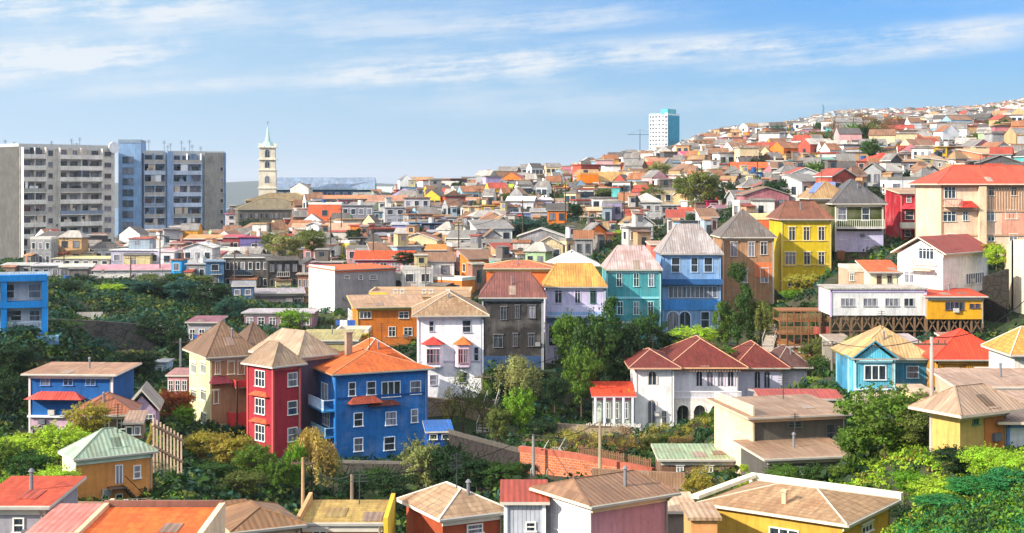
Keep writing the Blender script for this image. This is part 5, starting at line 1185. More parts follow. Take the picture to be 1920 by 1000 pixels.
wall_run('garden_wall', 'ivory garden wall between the dry shrubs and the white porch', [(1000, 792, 830, 140), (1180, 802, 840, 138)], .3, M('plaster', '8c7c68'))
wall_run('cliff_wall', 'tall cream retaining wall curving at the right edge', [(1886, 470, 540, 168), (1900, 450, 600, 163), (1990, 448, 640, 157)], .6, M('plaster', 'dcc8ac'))
wall_run('rock_face', 'dark rocky cut beside the cream retaining wall', [(1846, 520, 645, 163), (1892, 505, 645, 161)], .8, M('rock', '302c26'))
wall_run('ravine_wall', 'dark terrace wall across the lower green ravine', [(55, 835, 850, 128), (120, 840, 860, 126)], .4, M('concrete', '7c746c'))
wall_run('terrace_wall', 'grey stone terrace wall on the dark left slope', [(85, 598, 632, 170), (180, 602, 640, 172), (290, 610, 640, 175)], .5, M('rock', '4c4a48'))
wall_run('parapet_wall', 'low brown parapet behind the orange roof', [(145, 942, 966, 80), (300, 944, 966, 79)], .25, M('plaster', '94705c'))
# pergola / palisade stair beside the corner house
P0 = at(285, 930, 106); r = link('stair_palisade', None, None, P0); tag(r, 'pale concrete posts of a stepped pergola climbing beside the orange flowering tree', 'pergola')
m = MB()
for k in range(9):
    q = at(288 + k * 6.5, 0, 106 + k * .6); top = at(288 + k * 6.5, 784 + k * 4, 106 + k * .6).z; bot = at(0, 900 + k * 4, 106 + k * .6).z
    m = MB(); m.box(q.x - P0.x - .06, q.x - P0.x + .06, q.y - P0.y - .06, q.y - P0.y + .06, bot - 3 - P0.z, top - P0.z); m.build('post', M('plaster', 'c8ac94'), r)
m = MB()
for dz in (0, 40):
    a = at(286, 796 + dz, 105.7) - P0; d = at(342, 826 + dz, 110.5) - P0; m.bar(a, d, .12)
m.build('rails', M('plaster', 'b8947c'), r)
def pole(px, ptop, pbase, Y, label, col='c0a8a0', arms=1):
    c = at(px, pbase, Y); h = (pbase - ptop) / K * Y; r = link('utility_pole', None, None, c); tag(r, label, 'pole')
    m = MB(); m.bar((0, 0, -1.5), (0, 0, h), .16, 0, 8, .11); m.build('post', M('concrete', col), r)
    for k in range(arms):
        m = MB(); z = h - .5 - k * .8; m.box(-.9, .9, -.06, .06, z, z + .12)
        for x in (-.8, -.4, .4, .8): m.bar((x, 0, z + .12), (x, 0, z + .35), .05)
        m.build('crossarm', M('wood', '6c5848'), r)
    return c + Vector((0, 0, h))
p1 = pole(1747, 632, 862, 86, 'tall pale utility pole between the turquoise and vermilion houses')
p2 = pole(568, 858, 960, 105, 'tan pole rising from shrubs under the blue house', 'c89c74')
p3 = pole(1125, 790, 905, 108, 'slim pole in front of the orange brick retaining wall', 'a89880')
p4 = pole(1000, 815, 905, 112, 'thin grey pole near the corner of the brick wall', '8c8c88')
p5 = pole(1357, 262, 322, 420, 'yellowish pole standing high on the upper hill', 'c8a040')
p6 = pole(798, 495, 560, 220, 'dark pole above the long tan building', '7c7068')
p7 = pole(338, 635, 720, 165, 'white thin pole by the mauve roofed bay house', 'c8c4c4')
def wire(a, b_, sag, lab):
    m = MB(); n = 14; pr = None
    for k in range(n + 1):
        t = k / n; q = a.lerp(b_, t); q.z -= sag * 4 * t * (1 - t)
        if pr is not None: m.bar(pr - a, q - a, .035, 0, 3)
        pr = q
    o = m.build('overhead_wire', M('paint', '303030'), None, a); tag(o, lab, 'wire'); return o
wire(p1, at(1925, 560, 95), .8, 'thin black wire running right from the tall pale pole')
p8 = pole(905, 700, 800, 150, 'thin bare pole between the white bay window house and charcoal house', '6c6058')
p9 = pole(1180, 600, 700, 168, 'thin dark pole by the teal house', '6c6058')
p10 = pole(440, 470, 560, 238, 'wooden pole in front of the dark grey timber house', '5c5048')
p11 = pole(245, 480, 560, 240, 'wooden pole in front of the long pink roof', '5c5048')
p12 = pole(1560, 640, 720, 140, 'pole left of the turquoise house gable', '7c7068')
p13 = pole(660, 890, 980, 92, 'tall pole rising over the mustard tile roof', '8c7868', 0)
for a_, b_2, sg, lb in ((p2, p13, .8, 'the shrubs to the mustard roof'), (p13, p4, .9, 'the mustard roof to the brick wall'), (p8, p9, 1.2, 'the charcoal house to the teal house'), (p11, p10, 1, 'the pink roof to the timber house'), (p10, p6, 1, 'the timber house to the tan building'), (p12, p1, .6, 'the turquoise house to the tall pale pole'), (p9, p12, 1.5, 'the teal house over the mansion'), (p6, at(1010, 470, 215), 1, 'the tan building to the white roof')):
    wire(a_, b_2, sg, 'black overhead wire sagging from ' + lb)
for (px, pb, Y, w_, h_, d_, wc, rc, lb) in ((824, 828, 130, 46, 16, 3, '1850a0', '2468b8', 'small bright blue shed roofed box on the street wall'), (250, 822, 118, 30, 26, 3, '9c7c64', 'a88c78', 'tiny brown shack between mint roof and palisade'), (160, 620, 190, 44, 20, 4, '6c6c6c', '8c8880', 'grey shack alone on the dark slope'), (300, 640, 184, 40, 20, 3, '5c5450', '7c7468', 'dark shack beside the stone terrace wall'),
      (455, 560, 222, 40, 22, 4, '4c6c94', '8c8c90', 'small blue shack below the dark timber houses'), (385, 560, 226, 30, 16, 3, '7c7870', 'a8a098', 'small grey shack in the dark crowns'), (1640, 745, 132, 44, 16, 3, 'b89078', 'c05040', 'small shack with red roof below the turquoise house'),
      (1580, 660, 150, 40, 16, 3, '8c8478', 'a89888', 'low shack beneath the stilts'), (1700, 660, 148, 46, 16, 3, 'a08898', 'b8a8a8', 'pinkish shack beneath the stilts'), (1492, 664, 166, 56, 12, 3, 'b87c4c', 'c08c58', 'apricot lean to behind the mansion'), (1800, 655, 146, 40, 14, 3, '8c5c50', 'b08070', 'brown shack under the ochre stilt house')):
    b = Block(px - w_ / 2, px - w_ / 2, px + w_ / 2, pb - h_, pb, Y, 8, d=d_); r = house('shack', lb, b, 'shack'); add_block(r, b, wall=wc, roof=rc, rt='shed', rh=.5, oh=.2, wk='vboard', far=True, auto=(2, 0, 1), deep=3)
# more poles and cables climbing through the quarters
pr_ = random.Random(8)
for k, row in enumerate(([(120, 268), (300, 258), (480, 262), (620, 270)], [(640, 300), (780, 292), (900, 300), (1040, 296)], [(1060, 262), (1170, 258), (1290, 262), (1420, 250)], [(1100, 420), (1260, 430), (1420, 400), (1600, 380), (1780, 370)], [(700, 236), (860, 232), (980, 236)])):
    pv_ = None
    for (px, Y) in row:
        x = (px - 960) / K * Y; z = gz(x, Y); c = Vector((x, Y, z)); r = link('utility_pole', None, None, c); tag(r, 'thin dark utility pole rising among the crowded hillside houses', 'pole', 'utility poles on the hillside')
        h_ = pr_.uniform(7, 9); m = MB(); m.bar((0, 0, -1), (0, 0, h_), .13, 0, 6, .09); m.build('post', M('wood', '4c4038'), r); m = MB(); m.box(-.8, .8, -.05, .05, h_ - .5, h_ - .38); m.build('crossarm', M('wood', '4c4038'), r)
        tp = c + Vector((0, 0, h_ - .4))
        if pv_ is not None:
            o = wire(pv_, tp, 1.2, ''); tag(o, 'thin sagging cable strung between the hillside poles', 'wire', 'cables between the hillside poles')
        pv_ = tp
def steps(name, label, a, b_, wd, col):
    A_ = Vector(a); B_ = Vector(b_); r = link(name, None, None, A_); tag(r, label, 'stairs'); n = max(6, int(abs(B_.z - A_.z) / .18)); dv = (B_ - A_) / n; an = math.atan2(dv.y, dv.x); m = MB(); L1 = math.hypot(dv.x, dv.y)
    for k in range(n): m.box(L1 * k, L1 * (k + 1) + .02, -wd / 2, wd / 2, dv.z * k - 1.2, dv.z * k + max(dv.z, 0))
    m.build('treads', M('concrete', col), r, (0, 0, 0), an); m = MB()
    for sd in (-wd / 2, wd / 2):
        for k in range(0, n + 1, 4): m.bar((L1 * k, sd, dv.z * k), (L1 * k, sd, dv.z * k + .95), .035)
        m.bar((0, sd, .95), (L1 * n, sd, dv.z * n + .95), .04)
    m.build('handrail', M('paint', 'b8b4ac'), r, (0, 0, 0), an)
steps('stairs', 'concrete steps climbing beside the orange brick wall', at(1010, 905, 112), at(1048, 838, 124), 1.3, 'a09488')
steps('stairs', 'pale steps dropping from the white bay window house to the street wall', at(905, 812, 142), at(925, 748, 150), 1.2, 'a89c90')
steps('stairs', 'long steps up the dark slope under the pink roofed house', at(225, 610, 205), at(262, 545, 236), 1.6, '9c9690')
steps('stairs', 'steps rising beside the timber deck', at(1440, 650, 165), at(1456, 600, 180), 1.3, 'b0a498')
steps('stairs', 'steps between the red house and the pale brown roofs', at(330, 860, 124), at(342, 800, 140), 1.2, 'b8a090')
def fence(label, a, b_, col, hh=1.1):
    A_, B_ = Vector(a), Vector(b_); r = link('fence', None, None, A_); tag(r, label, 'fence'); d_ = B_ - A_; L_ = math.hypot(d_.x, d_.y); an = math.atan2(d_.y, d_.x); n = int(L_ / .16); m = MB()
    for k in range(n + 1): x = L_ * k / n; z = d_.z * k / n; m.box(x - .05, x + .05, -.02, .02, z - .5, z + hh + .06 * ((k * 7) % 3))
    m.build('pickets', M('wood', col), r, (0, 0, 0), an); m = MB(); m.bar((0, -.04, hh * .75), (L_, -.04, d_.z + hh * .75), .04); m.bar((0, -.04, .2), (L_, -.04, d_.z + .2), .04); m.build('rails', M('wood', col), r, (0, 0, 0), an)
fence('brown board fence on the orange brick wall', at(1085, 855, 111.8), at(1220, 882, 107.8), '7c5c44', .8)
fence('white fence before the mansion porch', at(1100, 812, 140), at(1200, 814, 139), 'd8d4cc', .9)
fence('grey board fence behind the mint roofed house', at(50, 848, 118), at(130, 850, 117), '8c847c')
fence('pale fence below the turquoise house', at(1600, 760, 121), at(1740, 762, 119), 'b8a890')
# washing lines
for i_, (xa, ya, xb, yb, Y, lb) in enumerate(((362, 628, 408, 626, 176, 'washing on a line in front of the mauve roofed bay house'), (630, 600, 668, 604, 182, 'washing on a line by the orange house'), (1105, 470, 1145, 468, 236, 'washing on a line behind the teal house roof'), (425, 548, 470, 546, 244, 'washing on a line under the dark timber house'), (236, 936, 282, 934, 90, 'washing on a line behind the brown parapet'))):
    a, d = at(xa, ya, Y), at(xb, yb, Y); r = link('washing_line', None, None, a); tag(r, lb, 'laundry'); m = MB(); L_ = (d - a).length
    m.bar((0, 0, 0), d - a, .02, 0, 3); m.bar((0, 0, 0), (0, 0, -2.2), .04); m.bar(d - a, d - a - Vector((0, 0, 2.2)), .04); m.build('line', M('paint', '6c6c6c'), r)
    for k in range(5):
        x = L_ * (k + .5) / 5.3; c_ = rs.choice(['f0f0f0', 'c83c3c', '3c64b4', 'e8d8a0', '50a088', 'e8e8e8']); m = MB(); m.box(x - .28, x + .25, -.02, .02, -rs.uniform(.6, 1.1), -.02); m.build('garment', M('paint', c_), r)
wire(p3, p4, .6, 'thin wire strung between the two slim poles by the brick wall')

# ------------------------------------------------------------ crowded far hillside
LAND = [(1245, 300, 'the white tower block'), (1620, 272, 'the leafless brown wood'), (1105, 340, 'the vivid orange box house'), (950, 350, 'the lime roof'),
        (1410, 315, 'the orange red gable on the hill'), (1690, 300, 'the scarlet hipped roof'), (1543, 225, 'the antenna mast'), (1765, 212, 'the violet skyline block'),
        (1520, 258, 'the pink striped block'), (1830, 230, 'the tiny yellow skyline house'), (720, 420, 'the tall grey cube house'), (1870, 285, 'the rust house'), (1320, 270, 'the tan apartment house')]
WALLS = [('white', 'e6e4e2', 9), ('off white', 'cfccc6', 6), ('grey', '9a9a9c', 6), ('pale pink', 'd0a0a0', 2), ('tan', 'b8946c', 3), ('cream', 'd8c49c', 3), ('dusty rose', 'b07078', 2),
         ('brick red', 'a85040', 1.3), ('ochre', 'c89038', 2), ('pale blue', '8cacc4', 1.3), ('dark grey', '5c5a5a', 3), ('light green', '9cb48c', .8), ('brown', '7c5c48', 2), ('lilac', 'a89cc0', 1.2), ('orange', 'd87430', 1.6), ('yellow', 'd8b840', 1.4), ('turquoise', '58a8a8', .8)]
ROOFS = [('grey', '84807c', 5), ('pale', 'b4aea6', 2.5), ('brown', '8c6850', 3), ('red', 'a84838', 1.5), ('rusty', '9c6848', 1.8), ('dark', '5a5654', 2), ('tan', 'a4845f', 2)]
def pick(rs, T): 
    x = rs.uniform(0, sum(t[2] for t in T))
    for t in T:
        x -= t[2]
        if x <= 0: return t
    return T[-1]
rs = random.Random(11); cand = []
grid = {}
def near(x, y, rr):
    g = 25
    for i in range(int(x // g) - 1, int(x // g) + 2):
        for j in range(int(y // g) - 1, int(y // g) + 2):
            for (a, b_, r_) in grid.get((i, j), ()):
                if (a - x) ** 2 + (b_ - y) ** 2 < (r_ + rr) ** 2: return True
    return False
def put(x, y, r_): grid.setdefault((int(x // 25), int(y // 25)), []).append((x, y, r_))
for f in FOOT: put(*f)
def hidden_zone(px, py, Y):     # places the photograph shows as trees or open slope
    return (1560 < px < 1690 and 240 < py < 292 and rs.random() < .92) or (940 < px < 1085 and 418 < py < 480) or (1260 < px < 1390 and 320 < py < 385 and rs.random() < .5) or (1450 < px < 1600 and 335 < py < 385 and rs.random() < .5)
TSPOT = []    # spots kept free for trees between the houses
t_ = random.Random(21)
for k in range(3000):
    if len(TSPOT) >= 130: break
    wood = len(TSPOT) < 40
    px = t_.uniform(1565, 1685) if wood else (t_.uniform(640, 1960) if k % 3 else t_.uniform(1150, 1700)); Y = t_.uniform(330, 620) if wood else math.exp(t_.uniform(math.log(225), math.log(900)))
    if px < 860 and Y > 440: continue
    x = (px - 960) / K * Y; z = gz(x, Y); py = HY - z / Y * K
    if wood and not 246 < py < 298: continue
    if near(x, Y, 2.2): continue
    if not wood and any(v[4] > Y and v[4] < 700 and v[0] - 6 < px < v[1] + 6 and py > v[2] and py - 7 / Y * K < v[3] - .4 * (v[3] - v[2]) for v in VIEW): continue
    put(x, Y, 2.2 if wood else 3.0); TSPOT.append((wood, px, py, Y))
ng = np.random.default_rng(12); NS = 120000
u = ng.uniform(0, 1, NS); PXS = np.where(u < .62, ng.uniform(860, 2060, NS), ng.uniform(560, 1150, NS)); far_ = ng.uniform(0, 1, NS) < .6
lft = ng.uniform(0, 1, NS) < .06; PXS = np.where(lft, ng.uniform(80, 570, NS), PXS)
YS = np.where(far_, np.sqrt(ng.uniform(420.0 ** 2, 1430.0 ** 2, NS)), np.exp(ng.uniform(math.log(222), math.log(520), NS)))
YS = np.where(lft, ng.uniform(196, 330, NS), YS); XS = (PXS - 960) / K * YS; ZS = ground_xy(XS, YS)
for px, Y, x, z in zip(PXS.tolist(), YS.tolist(), XS.tolist(), ZS.tolist()):
    if len(cand) >= 6500: break
    if px < 860 and Y > 470: continue
    if px < 575:
        if HY - z / Y * K > 536: continue
    elif px < 700 and (Y > 400 or Y < 250): continue
    if px > 1000 and Y < 216 + (px > 1340) * 14: continue
    py = HY - z / Y * K
    if hidden_zone(px, py, Y): continue
    w = rs.uniform(4.0, 7.6) if Y < 450 else rs.uniform(4.2, 8)
    if px < 575: w = rs.uniform(3, 6)
    hh_ = rs.choice([2.6, 2.8, 3.0, 3.2, 5.2]) if Y < 450 else rs.choice([2.8, 3.2, 3.4, 4.6, 5.6])
    pw = w / Y * K / 2; top_ = py - (hh_ + .8) / Y * K
    if any(v[4] > Y and v[4] < 700 and min(px + pw, v[1]) - max(px - pw, v[0]) > .2 * (v[1] - v[0]) and top_ < v[3] - (.3 if v[4] < 215 else .5) * (v[3] - v[2]) and py > v[2] for v in VIEW): continue
    d = w * rs.uniform(.6, .95); rr = math.hypot(w, d) / 2 * (.78 if Y < 450 else .72)
    if near(x, Y, rr): continue
    put(x, Y, rr); cand.append((Y, px, x, z, w, d, rs.uniform(-35, 35), hh_, py))
# a second pass drops small houses into the gaps
for px, Y, x, z in zip(PXS[::-1].tolist(), YS[::-1].tolist(), XS[::-1].tolist(), ZS[::-1].tolist()):
    if Y > 420: continue
    if len(cand) > 6900: break
    if px < 860 and Y > 470: continue
    if px < 575:
        if HY - z / Y * K > 536: continue
    elif px < 700 and (Y > 400 or Y < 250): continue
    if px > 1000 and Y < 216 + (px > 1340) * 14: continue
    py = HY - z / Y * K
    if hidden_zone(px, py, Y): continue
    w = rs.uniform(2.6, 4.4) if Y < 450 else rs.uniform(4.2, 8)
    if px < 575: w = rs.uniform(3, 6)
    hh_ = rs.choice([2.3, 2.5, 2.7]) if Y < 450 else rs.choice([2.8, 3.2, 3.4, 4.6, 5.6])
    pw = w / Y * K / 2; top_ = py - (hh_ + .8) / Y * K
    if any(v[4] > Y and v[4] < 700 and min(px + pw, v[1]) - max(px - pw, v[0]) > .35 * (v[1] - v[0]) and top_ < v[3] - (.3 if v[4] < 215 else .5) * (v[3] - v[2]) and py > v[2] for v in VIEW): continue
    d = w * rs.uniform(.6, .95); rr = math.hypot(w, d) / 2 * (.78 if Y < 450 else .72)
    if near(x, Y, rr): continue
    put(x, Y, rr); cand.append((Y, px, x, z, w, d, rs.uniform(-35, 35), hh_, py))
cand.sort()
NI = 205; print('houses', len(cand))
recs = []
for i, (Y, px, x, z, w, d, th, h, py) in enumerate(cand):
    wn, wc, _ = pick(rs, WALLS); rn, rc, _ = pick(rs, ROOFS); rt = rs.choice(['gx', 'flat', 'flat', 'shed', 'gy', 'hip', 'parapet']) if Y < 450 else rs.choice(['flat', 'flat', 'flat', 'gy', 'gx'])
    if Y > 450:
        wn, wc, _ = pick(rs, WALLS[:3] + WALLS[:2] + WALLS)
        if rn in ('red', 'rusty') and rs.random() < .72: rn, rc, _ = pick(rs, [ROOFS[0], ROOFS[1], ROOFS[5]])
    recs.append([wn, wc, rn, rc, rt])
labels = {}
for i in range(NI):
    Y, px, x, z, w, d, th, h, py = cand[i]; wn, wc, rn, rc, rt = recs[i]
    b = Block.__new__(Block); b.th = R(th); b.c, b.s = math.cos(b.th), math.sin(b.th); b.Y = Y; b.Cx = x; b.w, b.d, b.h = w, d, h; b.z0 = z; b.z1 = z + h; b.O = Vector((x, Y, z))
    o = b.pt(-w / 2, -d / 2); b.Cx, b.Y = o.x, o.y; b.O = Vector((b.Cx, b.Y, z))
    lm = min(LAND, key=lambda q: (q[0] - px) ** 2 + 4 * (q[1] - py) ** 2); dx = px - lm[0]; dy = py - lm[1]
    rel = ('below' if dy > 0 else 'above') if abs(dy) * 2 > abs(dx) else ('right of' if dx > 0 else 'left of')
    rk_ = {'flat': 'flat ', 'parapet': 'flat ', 'gx': 'gabled ', 'gy': 'gabled ', 'shed': 'sloping ', 'hip': 'hipped '}[rt]
    st = 'low ' if h < 4 else ('two storey ' if h < 7 else 'tall ')
    nb = min((j for j in range(NI) if j != i), key=lambda j: (cand[j][2] - x) ** 2 + (cand[j][0] - Y) ** 2)
    lab = f"{st}{wn} house with {rk_}{rn} roof near a {recs[nb][0]} one, {rel} {lm[2]}"
    if len(lab.split()) > 16: lab = f"{st}{wn} house with {rn} roof, {rel} {lm[2]}"
    if len(lab.split()) > 16: lab = f"{wn} house with {rn} roof, {rel} {lm[2]}"
    r = house('hillside_house', lab, b, group='houses crowded on the hillside')
    nr = 1 if h < 4 else (2 if h < 7 else 3)
    add_block(r, b, wall=wc, roof=rc, rt=rt, rh=1.3 if rt != 'parapet' else .5, oh=.3, edge=rs.choice(['c8c4bc', '8c8880']), wk=rs.choice(['plaster', 'clad']), auto=(rs.choice([2, 3]), rs.choice([1, 2]), nr) if Y < 420 else (2, 1, nr),
              fc=rs.choice(['e8e4e0', '6c6864']), far=True, deep=5)
    annexes(r, b, random.Random(i + 500), rt in ('flat', 'parapet'))
    ADJ.pop()
# everything further off reads as one mass of roofs
pal = [M('plaster', c) for _, c, _ in WALLS] + [M('rmetal', c) for _, c, _ in ROOFS] + [M('glass')]
wi = {n: k for k, (n, _, _) in enumerate(WALLS)}; ri = {n: len(WALLS) + k for k, (n, _, _) in enumerate(ROOFS)}
mb = MB()
def xf(m, c, th, i0):
    cs, sn = math.cos(th), math.sin(th)
    for k in range(i0, len(m.v)): x, y, z = m.v[k]; m.v[k] = (c[0] + x * cs - y * sn, c[1] + x * sn + y * cs, c[2] + z)
for i in range(NI, len(cand)):
    Y, px, x, z, w, d, th, h, py = cand[i]; wn, wc, rn, rc, rt = recs[i]; i0 = len(mb.v); a, g = wi[wn], ri[rn]
    mb.box(-w / 2, w / 2, -d / 2, d / 2, -6, h, a)
    if rt in ('gx', 'hip'):
        mb.poly([(-w / 2 - .2, -d / 2 - .2, h), (w / 2 + .2, -d / 2 - .2, h), (w / 2, 0, h + 1.5), (-w / 2, 0, h + 1.5)], g); mb.poly([(w / 2 + .2, d / 2 + .2, h), (-w / 2 - .2, d / 2 + .2, h), (-w / 2, 0, h + 1.5), (w / 2, 0, h + 1.5)], g)
        for s in (-1, 1): mb.poly([(s * w / 2, -d / 2, h), (s * w / 2, d / 2, h), (s * w / 2, 0, h + 1.5)], a)
    elif rt == 'gy':
        mb.poly([(-w / 2 - .2, -d / 2 - .2, h), (0, -d / 2, h + 1.6), (0, d / 2, h + 1.6), (-w / 2 - .2, d / 2 + .2, h)], g); mb.poly([(w / 2 + .2, -d / 2 - .2, h), (w / 2 + .2, d / 2 + .2, h), (0, d / 2, h + 1.6), (0, -d / 2, h + 1.6)], g)
        for s in (-1, 1): mb.poly([(-w / 2, s * d / 2, h), (w / 2, s * d / 2, h), (0, s * d / 2, h + 1.6)], a)
    else: mb.box(-w / 2 - .25, w / 2 + .25, -d / 2 - .25, d / 2 + .25, h + .01, h + .3, g)
    nr = max(1, int(h / 2.7)); nc = rs.choice([2, 3, 3])
    for rr in range(nr):
        for k in range(nc):
            xx = w * ((k + .5) / nc - .5); zz = h * (rr + .5) / nr; mb.box(xx - .6, xx + .6, -d / 2 - .06, -d / 2, zz - .6, zz + .7, len(pal) - 1)
        mb.box(-w / 2 - .06, -w / 2, -.6, .6, h * (rr + .5) / nr - .6, h * (rr + .5) / nr + .6, len(pal) - 1)
    if rs.random() < .4:
        x0 = -w * rs.uniform(0, .5); g2 = rs.randrange(len(WALLS)); mb.box(x0, x0 + w * .45, -d / 2 - 1.6, -d / 2, -6, h * .55, g2); mb.box(x0 - .2, x0 + w * .45 + .2, -d / 2 - 1.8, -d / 2, h * .55 + .01, h * .55 + .25, ri[recs[i - 1][2]])
    xf(mb, (x, Y, z), R(th), i0)
o = mb.build('distant_houses', pal); tag(o, 'dense mass of tiny pale houses covering the far hill up to the skyline', 'distant houses', kind='stuff')
# ------------------------------------------------------------ vegetation
rg = np.random.default_rng(3)
def quadmesh(name, V, mats, mi=None):
    n = len(V); me = bpy.data.meshes.new(name)
    me.vertices.add(n * 4); me.vertices.foreach_set('co', V.reshape(-1).astype('f'))
    me.loops.add(n * 4); me.loops.foreach_set('vertex_index', np.arange(n * 4, dtype='i'))
    me.polygons.add(n); me.polygons.foreach_set('loop_start', np.arange(0, n * 4, 4, dtype='i')); me.polygons.foreach_set('loop_total', np.full(n, 4, 'i'))
    if mi is not None: me.polygons.foreach_set('material_index', mi.astype('i'))
    for m in mats: me.materials.append(m)
    me.update(calc_edges=True); return me
def leaf_quads(C, Nrm, size, aspect=.6):
    n = len(C); Nrm = Nrm + rg.normal(0, .55, (n, 3)); Nrm /= np.linalg.norm(Nrm, axis=1)[:, None]
    t = np.cross(Nrm, rg.normal(0, 1, (n, 3))); t /= np.linalg.norm(t, axis=1)[:, None] + 1e-9; b = np.cross(Nrm, t)
    s = (size * rg.uniform(.6, 1.4, n))[:, None]; a = s * aspect
    return np.stack([C - t * s, C - b * a, C + t * s, C + b * a], 1)
def crown_mesh(name, kind, seed):
    global rg; rg = np.random.default_rng(seed); Cs, Ns = [], []
    if kind == 'round':
        nb = 34
        for k in range(nb):
            u = rg.normal(0, 1, 3); u /= np.linalg.norm(u); u *= rg.uniform(.35, 1) ** .6
            c = np.array([u[0] * .36, u[1] * .36, .52 + u[2] * .38]); rad = rg.uniform(.09, .17)
            n = int(190 * (rad / .13) ** 2); q = rg.normal(0, 1, (n, 3)); q /= np.linalg.norm(q, axis=1)[:, None]; q[:, 2] = np.where(q[:, 2] < -.4, -q[:, 2], q[:, 2])
            Cs.append(c + q * rad * rg.uniform(.55, 1.1, (n, 1)) * [1, 1, .75]); Ns.append(q)
        for k in range(70):
            u = rg.normal(0, 1, 3); u /= np.linalg.norm(u); u[2] = abs(u[2]) * .9 + .05; a = np.array([u[0] * .36, u[1] * .36, .52 + u[2] * .36]); n = 22
            t = rg.uniform(0, 1, (n, 1)); Cs.append(a + u * t * rg.uniform(.08, .2) + rg.normal(0, .012, (n, 3))); Ns.append(np.tile(u, (n, 1)))
        sz = .019
    elif kind == 'tall':
        for k in range(34):
            t = rg.uniform(0, 1); rr = .36 * (1 - t) ** .6 + .05; an = rg.uniform(0, 6.28)
            c = np.array([math.cos(an) * rr * .8, math.sin(an) * rr * .8, .1 + t * .84]); rad = rg.uniform(.08, .14)
            n = 170; q = rg.normal(0, 1, (n, 3)); q /= np.linalg.norm(q, axis=1)[:, None]
            Cs.append(c + q * rad * rg.uniform(.5, 1.1, (n, 1)) * [1, 1, .8]); Ns.append(q)
        sz = .018
    elif kind == 'weep':
        for k in range(60):
            an = rg.uniform(0, 6.28); rr = rg.uniform(.08, .42); top = .95 - rr * .7; ln = rg.uniform(.25, .6)
            n = 75; t = rg.uniform(0, 1, n); c = np.stack([np.cos(an) * (rr + .04 * t) + rg.normal(0, .025, n), np.sin(an) * (rr + .04 * t) + rg.normal(0, .025, n), top - t * ln], 1)
            Cs.append(c); Ns.append(np.tile([math.cos(an), math.sin(an), .4], (n, 1)))
        sz = .018
    elif kind == 'dry':
        for k in range(26):
            u = rg.normal(0, 1, 3); u /= np.linalg.norm(u); c = np.array([u[0] * .36, u[1] * .36, .55 + u[2] * .33])
            n = 45; q = rg.normal(0, 1, (n, 3)); Cs.append(c + q * .07); Ns.append(q)
        sz = .018
    V = leaf_quads(np.concatenate(Cs), np.concatenate(Ns).astype(float), sz)
    return quadmesh('crown', V, [M('leaf', '607030')])
def trunk_mesh(seed, dense=False):
    r = random.Random(seed); m = MB()
    m.bar((0, 0, -.06), (0, 0, .34), .028, 0, 7, .02)
    def br(p, d, ln, rad, lv):
        e = (p[0] + d[0] * ln, p[1] + d[1] * ln, p[2] + d[2] * ln); m.bar(p, e, rad, 0, 5, rad * .55)
        if lv == 0: return
        for k in range(3 if not dense else 4):
            q = Vector(d) + Vector((r.uniform(-1, 1), r.uniform(-1, 1), r.uniform(-.25, .8))) * .85; q.normalize(); br(e, q, ln * r.uniform(.6, .85), rad * .55, lv - 1)
    for k in range(5 if not dense else 7):
        an = k * 1.3 + r.uniform(0, .5); d = Vector((math.cos(an) * .75, math.sin(an) * .75, r.uniform(.5, 1.2))).normalized()
        br((0, 0, r.uniform(.14, .34)), d, .19, .014, 2 if not dense else 3)
    return m.mesh('trunk', [M('wood', '5c4c3c')])
CR = {k: [crown_mesh(k, k, 20 + i + 7 * j) for i in range(3 if k == 'round' else 2)] for j, k in enumerate(('round', 'tall', 'weep', 'dry'))}
TR = [trunk_mesh(1), trunk_mesh(2), trunk_mesh(3, True)]
LEAF = {'dark green': '223c18', 'deep green': '36551c', 'green': '587420', 'bright green': '6c9422', 'lime green': '9cb830', 'olive': '66702f', 'pale olive': '8a8c50', 'yellowish': '9c9034', 'straw yellow': 'b49c50', 'dry brown': '7c5c3c', 'orange': 'b0602c', 'blue green': '2c5444', 'emerald': '327c3a'}
tr = random.Random(77); _tc = {}
def tree(px, pbase, Y, wpx, hpx, kind, colr, label, name='tree', group=None, cat=None, snap=False):
    c = at(px, pbase, Y)
    if snap: c.z = gz(c.x, c.y)
    else: 
        g = gz(c.x, c.y)
        if g > c.z + .1: hpx = max(hpx - (g - c.z) / Y * K, hpx * .55); c.z = g - .1
    r = link(name, None, None, c, tr.uniform(0, 6.28)); w, h = wpx / K * Y, hpx / K * Y
    cm = tr.choice(CR[kind]); o = link('crown', cm, r); o.scale = (w * 1.12, w * 1.12, h); o.material_slots[0].link = 'OBJECT'; o.material_slots[0].material = M('leaf', LEAF[colr])
    t = link('trunk', TR[2] if kind == 'dry' else tr.choice(TR[:2]), r); t.scale = (w * .8, w * .8, h * .95)
    if pbase and not snap and g < c.z - .1: t.scale = (w * .8, w * .8, h * .95)
    tag(r, label, cat or ('shrub' if name == 'shrub' else 'tree'), group); return r
